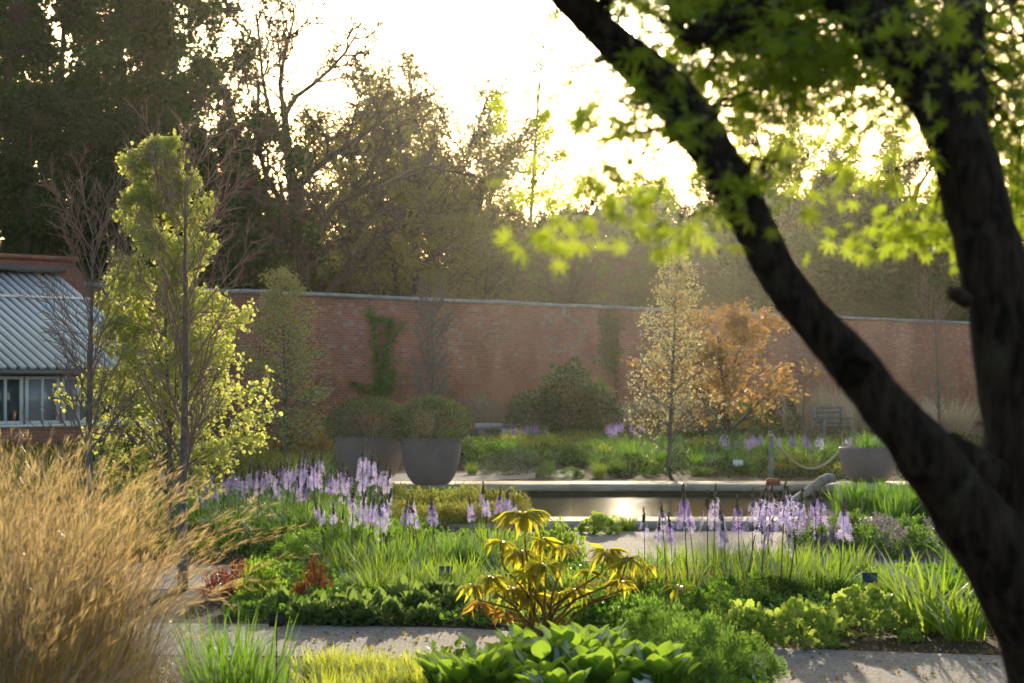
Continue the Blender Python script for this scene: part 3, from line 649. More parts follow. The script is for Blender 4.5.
def mesh_strap(name, m, n, L, wd, lean=.25, curl=.9, foot=.08, segs=5, taper=2.0, sd=.25):
    mb = MB(); az = rng.uniform(0, 6.28, n); rr = foot*np.sqrt(rng.uniform(0, 1, n)); b0 = np.stack([np.cos(az)*rr, np.sin(az)*rr, 0*az], 1)
    mb.blades(b0, az+rng.normal(0, .5, n), L*rng.uniform(.55, 1.1, n), np.abs(rng.normal(lean, sd*.6, n)), rng.uniform(.1, 1, n)*curl, wd*rng.uniform(.6, 1.2, n), segs, taper=taper)
    return mb.mesh(name, m)
PR = {}
def proto(key, fn, k=3): PR[key] = [fn(i) for i in range(k)]
proto('strap', lambda i: mesh_strap('strap', LM['bright'], 70, .42, .022, .22, .7, .2))
proto('strapg', lambda i: mesh_strap('strapg', LM['green'], 70, .42, .022, .2, 1.0, .14))
proto('iris', lambda i: mesh_strap('iris', LM['green'], 80, .5, .02, .10, .35, .16, taper=3))
proto('blade', lambda i: mesh_strap('blade', LM['green'], 34, .44, .014, .14, .6, .16, taper=3))
proto('daylily', lambda i: mesh_strap('daylily', LM['bright'] if i else LM['green'], 64, .62, .028, .22, 1.3, .15))
proto('tuft', lambda i: mesh_strap('tuft', LM['bright'], 260, .24, .006, .25, .9, .08), 2)
proto('limegrass', lambda i: mesh_strap('limegrass', LM['limegrass'], 200, .20, .010, .3, .9, .12))
proto('buff', lambda i: mesh_strap('buff', LM['buff'], 420, 1.1, .010, .12, .5, .18), 2)
proto('mgreen', lambda i: mesh_mound('mgreen', LM['green'], 2200, OVATE, .045, seed=i, lumps=34))
proto('mfern', lambda i: mesh_mound('mfern', LM['fern'], 7000, THIN, .042, up=.3, seed=i+3, lumps=60))
proto('mbright', lambda i: mesh_mound('mbright', LM['bright'], 1500, OVATE, .055, seed=i))
proto('mdark', lambda i: mesh_mound('mdark', LM['dark'], 2600, THIN, .045, seed=i, lumps=40))
proto('mgrey', lambda i: mesh_mound('mgrey', LM['grey'], 2600, THIN, .05, seed=i, lumps=40))
proto('mbronze', lambda i: mesh_mound('mbronze', LM['bronze'], 1600, OVATE, .045, seed=i))
proto('mred', lambda i: mesh_mound('mred', LM['red'], 380, LANCE, .16, rx=.4, rz=.42, up=1.2, seed=i), 2)
proto('molive', lambda i: mesh_mound('molive', LM['olive'], 2000, QUAD, .04, seed=i), 2)
proto('mspurge', lambda i: mesh_mound('mspurge', LM['spurge'], 1500, OVATE, .05, seed=i), 2)
proto('mmauve', lambda i: mesh_mound('mmauve', LM['mauve'], 1800, QUAD, .03, seed=i, lumps=50), 2)
proto('heuchera', lambda i: mesh_mound('heuchera', LM['limeleaf'], 230, ROUND, .135, rx=.5, rz=.5, up=1.1, fill=.65, seed=i))
proto('broad', lambda i: mesh_mound('broad', LM['sage'], 120, OVATE, .26, rx=.42, rz=.36, up=1.0, fill=.5, seed=i))

def plant(key, name, px, py, wpx, hpx, label, cat='plant', group=None, wm=None):
    """stands on the ground at photo place (px, py), as wide and tall as in the photo"""
    g_ = G(px, py); d = g_[1]; W = wpx/F*d; H = hpx/F*d
    me = PR[key][random.randrange(len(PR[key]))]
    if not hasattr(plant, 'dim'): plant.dim = {}
    if me.name not in plant.dim:
        co = np.empty(len(me.vertices)*3, np.float32); me.vertices.foreach_get('co', co); co = co.reshape(-1, 3)
        plant.dim[me.name] = (np.percentile(np.abs(co[:, :2]), 97)*2, np.percentile(co[:, 2], 99))
    dw, dh = plant.dim[me.name]; o = lnk(name, me, g_, random.uniform(0, 6.28), (W/dw, W/dw, H/dh)); tag(o, label, cat, group); return o

# ---- camassias
def camassia_proto(seed, petal, H=.85, leaves=True, nf=28, lo=.60):
    root = lnk('camassia', None); r = np.random.default_rng(seed); bx = r.normal(0, .03, 2)
    pts = np.array([(bx[0]*t*t, bx[1]*t*t, H*t) for t in np.linspace(0, 1, 6)])
    mb = MB(); mb.tubes(pts, np.linspace(.0055, .0025, 6), 5); lnk('stem', mb.mesh('stem', LM['bud']), parent=root)
    t = r.uniform(lo, .85, nf); a = r.uniform(0, 6.28, nf); c = np.stack([bx[0]*t*t, bx[1]*t*t, H*t], 1)
    dr = np.stack([np.cos(a), np.sin(a), r.normal(.15, .3, nf)], 1)
    mb = MB(); mb.inst(STAR, c+dr*np.interp(t, [.60, .85], [.055, .018])[:, None], dr, r.normal(0, 1, (nf, 3)), r.uniform(.027, .038, nf)); lnk('flowers', mb.mesh('flowers', petal), parent=root)
    nb = 40; t = r.uniform(.80, 1.0, nb); a = r.uniform(0, 6.28, nb); c = np.stack([bx[0]*t*t, bx[1]*t*t, H*t], 1)
    dr = np.stack([np.cos(a), np.sin(a), 0*a+2.0], 1); mb = MB(); mb.inst(QUAD, c, dr, r.normal(0, 1, (nb, 3)), np.interp(t, [.83, 1], [.042, .02])); lnk('buds', mb.mesh('buds', LM['bud']), parent=root)
    if leaves:
        nb = 16; a = r.uniform(0, 6.28, nb); mb = MB(); mb.blades(np.stack([np.cos(a)*.02, np.sin(a)*.02, 0*a], 1), a, r.uniform(.3, .5, nb), r.uniform(.1, .4, nb), r.uniform(.2, 1.1, nb), r.uniform(.010, .017, nb), 5)
        lnk('leaves', mb.mesh('leaves', LM['bright']), parent=root)
    return root
cam_l = [camassia_proto(1, LM['lilac']), camassia_proto(7, LM['lilac'], nf=16), camassia_proto(8, LM['lilac'], nf=22, lo=.70), camassia_proto(9, LM['lilac'], nf=30, lo=.54), camassia_proto(2, LM['lilac'], nf=42), camassia_proto(3, LM['lilac'], nf=26)]
cam_v = [camassia_proto(4, LM['violet'], nf=34), camassia_proto(5, LM['violet'], nf=26)]
def camassia(px, top, d, violet, label, group):
    H = EYE+(HOR-top)/F*d; pr = random.choice(cam_v if violet else cam_l)
    o = place(pr, ((px-512)/F*d, d, 0), random.uniform(0, 6.28), H/.85*random.uniform(.93, 1.03), label, 'flower', group); o.rotation_euler = (random.gauss(0, .09), random.gauss(0, .08), random.uniform(0, 6.28))
rowA = [(150, 468), (160, 462), (196, 458), (203, 470), (212, 466), (219, 468), (227, 464), (235, 467), (243, 464), (252, 470), (260, 462), (268, 468), (276, 460), (284, 466), (291, 458), (300, 455), (306, 463), (303, 450), (314, 462), (321, 448), (319, 462), (328, 470), (334, 466), (342, 458), (347, 470), (296, 471), (272, 474), (310, 474), (289, 472), (207, 474)]
rowA += [(x+rng.normal(0, 7), y+rng.normal(2, 5)) for x, y in rowA[3:]]
for i, (x, y) in enumerate(rowA[:30]): camassia(x, y, rng.uniform(27, 30), i % 3 == 0, 'lilac camassia spike in the long row left of the twin planters', 'camassias in the long row left of the planters')
for i, (x, y) in enumerate(rowA[30:]): camassia(x, y, rng.uniform(24.5, 27), i % 4 == 0, 'lilac camassia spike in the front rank of the long row left of planters', 'camassias in the front rank of the long row')
for x, y in ((362, 447), (368, 446), (376, 449), (357, 462), (381, 460), (372, 458)): camassia(x, y, rng.uniform(24, 25.5), False, 'pale camassia spike in the tall bunch in front of the left planter', 'camassias in front of the left planter')
for i, (x, y) in enumerate([(328, 496), (333, 503), (352, 492), (357, 488), (365, 494), (372, 500), (379, 488), (386, 492), (392, 498), (399, 502), (408, 504), (415, 494), (421, 500), (430, 506), (438, 500), (324, 510), (382, 503), (361, 502)]):
    camassia(x, y-4, rng.uniform(20, 22), i % 5 == 4, 'pale lilac camassia spike rising from the green leaves below the twin planters', 'camassias in the middle of the left bed')
for i, (x, y) in enumerate([(477, 494), (484, 485), (489, 490), (496, 487), (503, 492), (511, 490), (516, 494)]): camassia(x, y-3, rng.uniform(21, 23), i % 2 == 1, 'lilac camassia spike just above the yellow drooping shrub', 'camassias above the yellow shrub')
for i, (x, y) in enumerate([(645, 512), (667, 500), (689, 490), (697, 502), (708, 494), (713, 490), (721, 506), (740, 490), (746, 486), (753, 488), (760, 490), (766, 484), (772, 488), (780, 487), (787, 484), (794, 492), (798, 476), (820, 486), (823, 492), (838, 500), (843, 503), (848, 512), (757, 515), (763, 520), (788, 528), (656, 515), (728, 512), (674, 516)]):
    camassia(x, y-2, rng.uniform(17.6, 19.6), i % 5 == 2, 'lilac camassia spike in the right bed before the pool', 'camassias in the right bed before the pool')
for i in range(30):
    x = rng.uniform(690, 852); camassia(x, rng.uniform(428, 436), rng.uniform(44, 48), i % 2 == 0, 'small far camassia spike behind the pool, right of the pale leaved tree', 'far camassias right of the pale leaved tree')
for i in range(18): camassia(rng.uniform(497, 556), rng.uniform(418, 426), rng.uniform(54, 57), i % 2, 'small far violet camassia spike beside the pale stone bench', 'far camassias beside the stone bench')
for i in range(14): camassia(rng.uniform(606, 645), rng.uniform(416, 426), rng.uniform(52, 55), i % 2, 'small far violet camassia spike left of the pale leaved tree trunk', 'far camassias left of the pale leaved tree')

# ---- left bed
LB = 'clumps of upright leaves in the left bed'
for i in range(30):
    px = rng.uniform(350, 585); py = rng.uniform(584, 604); plant('strap', 'leaf_clump', px, py, rng.uniform(46, 62), rng.uniform(26, 40), 'bright strappy leaf clump directly behind the low broad leaved plants', 'plant', LB)
for i in range(30):
    px = rng.uniform(335, 580); py = rng.uniform(555, 582); plant('strap' if i % 2 else 'strapg', 'leaf_clump', px, py, rng.uniform(42, 58), rng.uniform(26, 42), 'strappy leaf clump right below the pale camassias', 'plant', 'clumps below the pale camassias')
for i in range(26):
    px = rng.uniform(225, 360); py = rng.uniform(528, 552); plant('strapg', 'leaf_clump', px, py, rng.uniform(45, 60), rng.uniform(26, 38), 'dark green strappy leaf clump under the long camassia row', 'plant', 'dark clumps under the long camassia row')
for i in range(30):
    px = rng.uniform(140, 400); py = rng.uniform(500, 522); plant('strapg', 'leaf_clump', px, py, rng.uniform(40, 52), rng.uniform(20, 28), 'green strappy leaf clump around the feet of the long camassia row', 'plant', 'clumps at the feet of the long camassia row')
for i in range(24):
    px = rng.uniform(262, 488); py = rng.uniform(606, 626); plant('broad', 'broad_leaved_plant', px, py, rng.uniform(34, 48), rng.uniform(18, 28), 'low broad leaved green plant along the path edge of the left bed', 'plant', 'low broad leaved plants along the path edge')
for i in range(6):
    px = rng.uniform(292, 345); plant('daylily', 'leaf_clump', px, rng.uniform(484, 490), 34, rng.uniform(28, 38), 'bright arching leaf clump left of the twin planters', 'plant', 'arching clumps left of the planters')
plant('mbright', 'round_bush', 262, 603, 44, 42, 'small rounded bright green bush behind the bronze plants on the left', 'bush')
plant('mfern', 'feathery_mound', 352, 563, 70, 36, 'dark feathery mound below the pale camassias', 'plant')
plant('mfern', 'feathery_mound', 300, 566, 60, 32, 'dark feathery mound between the green bush and the pale camassias', 'plant')
plant('mgreen', 'feathery_mound', 408, 560, 60, 32, 'dark green mound below the right end of the pale camassias', 'plant')
plant('mdark', 'low_bush', 240, 560, 64, 30, 'twiggy dark low bush at the end of the side path', 'bush')
plant('mdark', 'low_bush', 205, 548, 60, 26, 'twiggy dark low bush behind the slender grey trunk', 'bush')
plant('mgreen', 'low_bush', 276, 552, 50, 28, 'leafy dark green low bush under the camassia row', 'bush')
plant('mred', 'bronze_plant', 222, 600, 40, 30, 'reddish bronze spiky plant at the end of the side path', 'plant')
plant('mred', 'bronze_plant', 240, 592, 30, 30, 'dark red leaved plant beside the rounded bright green bush', 'plant')
plant('mred', 'red_leaved_plant', 316, 598, 26, 38, 'scarlet leaved plant among the green leaves of the left bed', 'plant')
plant('mred', 'red_leaved_plant', 300, 604, 18, 22, 'small dull red plant beside the scarlet leaved plant', 'plant')
for i in range(9):
    px = 395+i*15; plant('molive', 'hedge_bush', px, rng.uniform(513, 519), 34, rng.uniform(26, 30), 'low yellow green bush in the hedge below the right planter', 'bush', 'bushes of the low hedge by the pool')
for i in range(8):
    px = 400+i*13; plant('molive', 'hedge_bush', px, rng.uniform(525, 532), 34, rng.uniform(24, 28), 'low green bush in the front row of the hedge behind the camassias', 'bush', 'front bushes of the low hedge')
plant('mbright', 'round_bush', 556, 565, 52, 42, 'bright leafy bush behind the yellow drooping shrub, beside the pool path', 'bush')
plant('mspurge', 'low_bush', 538, 590, 44, 36, 'pale dotted low bush behind the yellow drooping shrub', 'bush')
plant('heuchera', 'coral_bells', 600, 534, 40, 20, 'orange edged leafy plant on the gravel beside the near pool coping', 'plant')
plant('tuft', 'grass_tuft', 626, 531, 26, 20, 'single green grass tuft beside the near pool coping', 'grass')

# ---- right bed
for i in range(30):
    px = rng.uniform(635, 862); py = rng.uniform(572, 602); plant('strap' if i % 3 else 'strapg', 'leaf_clump', px, py, rng.uniform(42, 60), rng.uniform(28, 44), 'bright strappy leaf clump at the foot of the right bed camassias', 'plant', 'clumps at the feet of the right bed camassias')
for (px, py, w_, h_, l) in [(640, 598, 66, 26, 'bronze green low plant right of the yellow shrub'), (682, 594, 60, 26, 'bronze low plant under the camassias, left one'), (722, 596, 56, 24, 'orange tinted low plant under the camassias, middle one'), (596, 606, 60, 24, 'bronze green low plant below the yellow shrub')]:
    plant('mbronze', 'low_plant', px, py, w_, h_, l)
for (px, py, w_, h_, l) in [(772, 606, 70, 30, 'dark low bush under the right bed camassias, left one'), (812, 602, 56, 28, 'dark low bush under the right bed camassias, right one'), (842, 606, 40, 26, 'dark rounded low bush left of the blue plant label')]:
    plant('mdark', 'low_bush', px, py, w_, h_, l, 'bush')
for (px, py, w_, h_, l) in [(620, 632, 90, 42, 'feathery green mound behind the big leaves'), (672, 622, 80, 38, 'feathery green mound with drooping orange tips'), (718, 628, 66, 42, 'rounded green mound left of the lime leaved clumps'), (738, 612, 70, 36, 'lighter green mound below the dark low bushes')]:
    plant('mgreen', 'green_mound', px, py, w_, h_, l)
for (px, py, w_, h_, l) in [(745, 642, 52, 38, 'lime leaved clump, leftmost of the three beside the gravel path'), (803, 646, 74, 46, 'lime leaved clump, middle of the three beside the gravel path'), (868, 634, 88, 46, 'lime leaved clump, rightmost of the three and largest'), (911, 642, 22, 13, 'tiny lime leaved seedling on the bare soil')]:
    plant('heuchera', 'lime_leaved_clump', px, py, w_, h_, l)
for (px, py, w_, h_, l) in [(930, 632, 130, 88, 'large arching daylily clump beside the leaning maple limb'), (898, 606, 80, 56, 'smaller arching daylily clump behind the lime leaved clumps'), (965, 640, 110, 70, 'arching daylily clump half under the maple trunk'), (1010, 634, 100, 62, 'arching daylily clump at the right edge'), (880, 590, 60, 34, 'low strappy clump beside the small blue label'), (945, 600, 90, 50, 'arching daylily clump behind the largest one')]:
    plant('daylily', 'daylily_clump', px, py, w_, h_, l)
for i, (px, py) in enumerate([(818, 552), (842, 556), (868, 558), (896, 558), (924, 560), (950, 560), (852, 545), (880, 546), (908, 548), (940, 548)]):
    plant('mmauve' if i % 2 else 'mgreen', 'flowering_bush', px, py, 56, 32, 'low mauve and green flowering bush across the gravel behind the right bed', 'bush', 'low flowering bushes by the right of the pool')
for i in range(5): plant('mmauve', 'flowering_bush', 792+i*12, 545+rng.uniform(-4, 6), 30, 30, 'pale pink sunlit flowering bush at the right end of the near coping', 'bush', 'pale pink flowering bushes')
for i in range(16): plant('iris', 'iris_clump', rng.uniform(848, 960), rng.uniform(512, 524), rng.uniform(34, 44), rng.uniform(32, 42), 'upright green iris clump in front of the right planter', 'plant', 'iris clumps before the right planter')
for i in range(10): plant('strapg', 'leaf_clump', rng.uniform(960, 1040), rng.uniform(560, 600), 60, 46, 'shaded strappy clump behind the leaning maple limb', 'plant', 'shaded clumps behind the maple limb')

# ---- foreground: large leaves, feathery mounds, lime grass
def big_leaf_plant(seed, n=46, L=.13):
    r = np.random.default_rng(seed); root = lnk('large_leaved_plant', None); mb = MB(); sm = MB()
    K = 7; J = 5; tv = []
    for i in range(K):
        t = i/(K-1); w_ = .46*math.sin(math.pi*min(1, t*1.0)**.72)**.8 if 0 < t < 1 else (.05 if t == 0 else 0.0)
        for j in range(J):
            s_ = (j/(J-1)-.5)*2; tv.append((t*1.0, s_*w_, .10*s_*s_*w_*3-.28*t*t+.018*math.sin(j*3+t*9)))
    tq = [(i*J+j, i*J+j+1, (i+1)*J+j+1, (i+1)*J+j) for i in range(K-1) for j in range(J-1)]
    BIG = T(tv, q=tq)
    a = r.uniform(0, 6.28, n); rr = r.uniform(.02, .12, n); ln = r.uniform(.08, .27, n); tilt = r.uniform(.05, .5, n)
    b0 = np.stack([np.cos(a)*rr, np.sin(a)*rr, 0*a], 1); d = np.stack([np.cos(a)*np.sin(tilt), np.sin(a)*np.sin(tilt), np.cos(tilt)], 1)
    e = b0+d*ln[:, None]; ax = d+np.stack([np.cos(a)*.25, np.sin(a)*.25, r.uniform(.0, .5, n)], 1)
    nm = np.stack([-np.cos(a)*.8, -np.sin(a)*.8, 1+0*a], 1)+r.normal(0, .3, (n, 3)); mb.inst(BIG, e, ax, nm, L*r.uniform(.6, 1.1, n))
    sm.tubes(np.stack([b0, (b0+e)/2, e], 1), np.full((n, 3), .006), 4)
    lnk('leaves', mb.mesh('bigleaves', LM['bigleaf'], smooth=True), parent=root); lnk('stems', sm.mesh('stems', LM['bright']), parent=root); return root
LM['bigleaf'] = leafmat('leaf_large', (.04, .11, .022), (.07, .16, .03), .55, (.42, .66, .05), rough=.35, gloss=.06)
bl = [big_leaf_plant(1), big_leaf_plant(2, 54), big_leaf_plant(3, 40)]
for i, (px, d, s_) in enumerate([(455, 11.9, .85), (482, 11.6, .95), (508, 12.1, 1.0), (540, 11.7, 1.05), (572, 12.2, 1.1), (600, 11.6, 1.0), (632, 12.1, 1.0), (655, 11.7, .95), (528, 12.6, 1.0), (598, 12.7, 1.0), (560, 11.2, .8), (640, 12.8, .8)]):
    place(bl[i % 3], ((px-512)/F*d, d, 0), i*1.3, s_*1.0, 'large glossy leaved green plant in the bottom centre foreground', 'plant', 'large leaved plants in the foreground')
for (px, d, w_, h_, l) in [(700, 12.6, .62, .36, 'feathery green mound in the foreground, largest and rightmost'), (655, 13.3, .55, .40, 'feathery green mound in the foreground, behind the white label'), (745, 12.9, .42, .24, 'feathery green mound spilling over the right path edge'), (690, 12.0, .5, .26, 'feathery green mound lowest in the frame'), (690, 13.8, .42, .30, 'feathery green mound, rearmost of the foreground ones')]:
    me = PR['mfern'][random.randrange(3)]; o = lnk('feathery_mound', me, ((px-512)/F*d, d, 0), random.uniform(0, 6), (w_, w_, h_/.4)); tag(o, l, 'plant')
for i in range(26):
    d = rng.uniform(11.9, 13.2); px = rng.uniform(318, 440); me = random.choice(PR['limegrass']); o = lnk('grass_tuft', me, ((px-512)/F*d, d, 0), rng.uniform(0, 6), rng.uniform(.7, 1.1)); tag(o, 'glowing lime grass tuft in the foreground left of the large leaves', 'grass', 'lime grass tufts')
for i in range(9):
    d = rng.uniform(11.2, 12.4); px = rng.uniform(200, 262); me = random.choice(PR['blade']); o = lnk('iris_clump', me, ((px-512)/F*d, d, 0), rng.uniform(0, 6), rng.uniform(.85, 1.12)); tag(o, 'blade leaved green clump in the foreground beside the golden grass', 'plant', 'blade leaved clumps beside the golden grass')

# ---- yellow drooping shrub
sh = lnk('yellow_shrub', None, G(540, 640)); tag(sh, 'shrub with yellow and orange drooping whorled leaves in the centre foreground', 'shrub')
SO = np.array(sh.location); SDp = SO[1]; my = MB(); mo = MB(); sm = MB()
wh = [(524, 514, 48, 17), (522, 552, 48, 14), (546, 566, 46, 16), (606, 552, 44, 16), (628, 560, 44, 13), (492, 578, 40, 12), (512, 590, 44, 15), (532, 596, 44, 15), (478, 604, 34, 9), (560, 594, 36, 12), (505, 612, 34, 10), (588, 572, 30, 9), (648, 566, 26, 8), (541, 540, 36, 9), (500, 542, 38, 9), (562, 548, 36, 9), (575, 590, 36, 9), (622, 582, 34, 9), (474, 586, 36, 9), (528, 574, 40, 10)]
for (px, py, r_, n) in wh:
    n = int(n*2.3); r_ *= .66; mb = mo if py > 600 else my
    c = P(px, py, SDp+rng.uniform(-.2, .2))-SO; rr = r_/F*SDp
    a = rng.uniform(0, 6.28, n); dr = np.stack([np.cos(a), np.sin(a), rng.uniform(-.55, .35, n)], 1)
    nm = np.stack([np.cos(a)*.2, np.sin(a)*.2, 1+0*a], 1)+rng.normal(0, .45, (n, 3)); mb.inst(LANCE, np.repeat(c[None], n, 0), dr, nm, rr*rng.uniform(.75, 1.1, n))
    b0 = np.array([rng.normal(0, .04), rng.normal(0, .04), 0]); m1 = c*.4+b0*.6+np.array([0, 0, .05]); m2 = np.array([c[0]*.92, c[1], c[2]*.75])
    sm.tubes(np.array([b0, m1, m2, c]), np.array([.009, .008, .006, .004]), 5)
LANCE2 = LANCE
lnk('leaves', my.mesh('yleaves', LM['yellow']), parent=sh); lnk('leaves', mo.mesh('oleaves', LM['yorange']), parent=sh)['label'] = 'lower whorls turned amber orange'; lnk('stems', sm.mesh('ystems', LM['bronze']), parent=sh)
sh2 = lnk('yellow_shrub', None, G(684, 626)); tag(sh2, 'small drooping yellow orange shoots rising from the green mound', 'shrub'); SO2 = np.array(sh2.location); mb = MB(); sm = MB()
for (px, py, r_, n) in [(678, 588, 26, 10), (668, 606, 34, 11), (700, 604, 24, 8), (640, 612, 24, 7)]:
    c = P(px, py, SO2[1])-SO2; a = rng.uniform(0, 6.28, n); dr = np.stack([np.cos(a), np.sin(a), rng.uniform(-.3, .4, n)], 1)
    mb.inst(LANCE, np.repeat(c[None], n, 0), dr, np.array([[0, 0, 1.0]])+rng.normal(0, .2, (n, 3)), r_/F*SO2[1]); sm.tubes(np.array([(0, 0, 0), c*.5+(0, 0, .03), c]), np.array([.006, .005, .003]), 4)
lnk('leaves', mb.mesh('yleaves2', LM['yellow']), parent=sh2); lnk('stems', sm.mesh('ystems2', LM['bronze']), parent=sh2)

# ---- golden grass
def gold_proto(seed, n=84, H=1.36, arch=0.0):
    r = np.random.default_rng(seed); root = lnk('golden_grass', None); st = MB(); ft = MB(); bs = MB()
    a = r.uniform(0, 6.28, n); rr = .15*np.sqrt(r.uniform(0, 1, n)); b0 = np.stack([np.cos(a)*rr, np.sin(a)*rr, 0*a], 1)
    L = H*r.uniform(.62, 1.03, n); lean = np.abs(r.normal(.03, .11, n))+arch*.2; curl = r.uniform(.0, .7, n)+arch*r.uniform(.6, 1.3, n); K = 10
    if arch: a = r.normal(0, .9, n)
    d = np.stack([np.cos(a), np.sin(a), 0*a], 1); p = b0.copy(); pts = [p]
    for i in range(K):
        th = lean+curl*((i+.5)/K)**2*1.6; p = p+(L/K)[:, None]*(np.sin(th)[:, None]*d+np.cos(th)[:, None]*np.array([0, 0, 1.0])); pts.append(p)
    pts = np.stack(pts, 1); st.tubes(pts, np.linspace(.0017, .0007, K+1)[None].repeat(n, 0), 3)
    m_ = 30; i = np.repeat(np.arange(n), m_); t = (1-.30*r.uniform(0, 1, n*m_)**1.2)*K*.999; k = np.minimum(t.astype(int), K-1); f = (t-k)[:, None]
    q = pts[i, k]*(1-f)+pts[i, k+1]*f; tg = unit(pts[i, k+1]-pts[i, k]); off = r.normal(0, 1, (n*m_, 3)); ax = tg*1.6+off*.34
    ft.inst(T([(0, 0, 0), (.5, -.018, 0), (1, 0, -.05), (.5, .018, 0)], q=[(0, 1, 2, 3)]), q+off*.004, ax, r.normal(0, 1, (n*m_, 3)), r.uniform(.03, .075, n*m_))
    nb = 900 if not arch else 40; a = r.uniform(0, 6.28, nb); rr = .17*np.sqrt(r.uniform(0, 1, nb)); bs.blades(np.stack([np.cos(a)*rr, np.sin(a)*rr, 0*a], 1), a, r.uniform(.3, .95, nb)**1.2, r.uniform(.03, .3, nb), r.uniform(.3, 1.9, nb), r.uniform(.003, .0055, nb), 7)
    lnk('stems', st.mesh('gstems', LM['gstem']), parent=root); lnk('plumes', ft.mesh('gplumes', LM['gold']), parent=root); lnk('leaves', bs.mesh('gleaves', LM['goldg']), parent=root); return root
gp = [gold_proto(1), gold_proto(2), gold_proto(3)]
for i, (px, d, s_) in enumerate([(-50, 9.6, 1.0), (5, 10.4, 1.02), (48, 9.9, .98), (-25, 11.2, 1.05), (32, 11.6, 1.04), (80, 11.2, .97), (5, 9.0, .90), (88, 10.4, .84), (-80, 10.6, 1.05), (104, 11.8, .86), (62, 12.3, 1.0)]):
    place(gp[i % 3], ((px-512)/F*d, d, 0), i*2.1, s_, 'tall golden feathery grass clump filling the left foreground', 'grass', 'golden grass clumps')
ga = [gold_proto(4, 22, 1.32, .42), gold_proto(6, 18, 1.2, .6)]
for i, (px, d, s_) in enumerate([(118, 11.0, .95), (124, 11.6, .85), (105, 10.6, 1.0)]):
    place(ga[i % 2], ((px-512)/F*d, d, 0), (i-1.5)*.25, s_, 'golden grass plumes arching out to the right over the side path', 'grass', 'arching golden plumes')
# arching low plumes
def arch_proto(seed):
    r = np.random.default_rng(seed); root = lnk('arching_grass', None); mb = MB(); n = 120; a = r.uniform(0, 6.28, n)
    mb.blades(np.stack([np.cos(a)*.06, np.sin(a)*.06, 0*a], 1), a, r.uniform(.35, .7, n), r.uniform(.15, .6, n), r.uniform(1.0, 2.4, n), r.uniform(.003, .0055, n), 9)
    lnk('leaves', mb.mesh('arch', LM['goldg']), parent=root); return root
ap = [arch_proto(5), arch_proto(6)]
for i, (px, d) in enumerate([(110, 12.2), (150, 11.8), (90, 12.6), (130, 11.0), (165, 12.6)]):
    place(ap[i % 2], ((px-512)/F*d, d, 0), i*1.7, 1.0, 'low arching tawny grass clump at the right foot of the golden grass', 'grass', 'low arching grass clumps')

# ---- far bed beyond the pool
mids = [('mgrey', 'low_bush', 520, 474, 76, 24, 'rounded grey green mound beside the back path', 'bush'), ('mgreen', 'low_bush', 585, 464, 60, 22, 'green mound right of the back path', 'bush'),
 ('mspurge', 'spurge_plant', 548, 456, 40, 22, 'yellow green spurge mound below the far dark shrub', 'plant'), ('mgrey', 'low_bush', 607, 446, 60, 32, 'soft grey shrub at the right foot of the far dark shrub', 'bush'),
 ('mgreen', 'low_bush', 480, 465, 70, 26, 'green bush just right of the twin planters', 'bush'), ('mdark', 'low_bush', 560, 450, 90, 18, 'dark low bush below the far dark shrub', 'bush'),
 ('mdark', 'low_bush', 778, 436, 46, 40, 'dark bush left of the wooden bench', 'bush'), ('mgreen', 'low_bush', 745, 436, 60, 36, 'green bush under the orange leaved shrub', 'bush'), ('mgrey', 'low_bush', 705, 438, 46, 30, 'greyish bush between the pale tree and the orange shrub', 'bush'),
 ('mgreen', 'low_bush', 350, 470, 60, 24, 'green low bush behind the left planter', 'bush'), ('molive', 'low_bush', 240, 478, 90, 34, 'olive low bush behind the long camassia row', 'bush'), ('mbronze', 'low_bush', 300, 462, 70, 40, 'brownish shrub at the foot of the small columnar tree', 'bush'),
 ('mdark', 'low_bush', 110, 478, 90, 38, 'dark low bush between the greenhouse and the golden grass', 'bush'), ('mgreen', 'low_bush', 180, 470, 90, 30, 'green low bush under the lime leaved tree', 'bush'), ('mbronze', 'low_bush', 650, 446, 50, 36, 'brown dry shrub at the foot of the pale leaved tree', 'bush')]
for a in mids: plant(*a)
for i in range(26):
    k_ = ['mgreen', 'mgrey', 'mspurge', 'mdark', 'mgreen', 'mgrey', 'molive'][i % 7]; px = rng.uniform(450, 840); plant(k_, 'low_bush', px, rng.uniform(450, 474) if px > 600 else rng.uniform(448, 464), rng.uniform(26, 54), rng.uniform(12, 24), 'low rounded bush in the far bed between coping and camassias', 'bush', 'low rounded bushes of the far bed')
for i, px in enumerate([472, 547, 571, 599, 618, 651, 702, 749]):
    plant(['tuft', 'mgreen', 'mgreen'][i % 3], 'grass_tuft', px, 476+rng.uniform(-2, 2), rng.uniform(14, 34), rng.uniform(9, 20), 'small round green grass tuft in the row along the far pool coping', 'grass', 'grass tufts along the far coping')
for i in range(30):
    plant('strapg', 'leaf_clump', rng.uniform(600, 765), rng.uniform(454, 473), rng.uniform(26, 36), rng.uniform(18, 30), 'green strappy clump in the far bed left of the thin post', 'plant', 'far strappy clumps left of the post')
for i in range(24):
    plant('strapg', 'leaf_clump', rng.uniform(775, 880), rng.uniform(454, 473), rng.uniform(26, 36), rng.uniform(20, 30), 'green strappy clump in the far bed behind the rope', 'plant', 'far strappy clumps behind the rope')
for i in range(24):
    px = rng.uniform(440, 600); py = rng.uniform(447, 466); plant('mgreen' if i % 2 else 'strapg', 'leaf_clump', px, py, rng.uniform(30, 46), rng.uniform(14, 20), 'low green clump in the far bed below the stone bench', 'plant', 'low clumps below the stone bench')
for i in range(12): plant('molive', 'low_plant', rng.uniform(775, 842), rng.uniform(474, 477), 24, 12, 'low bronze plant at the far coping beneath the rope', 'plant', 'low bronze plants beneath the rope')
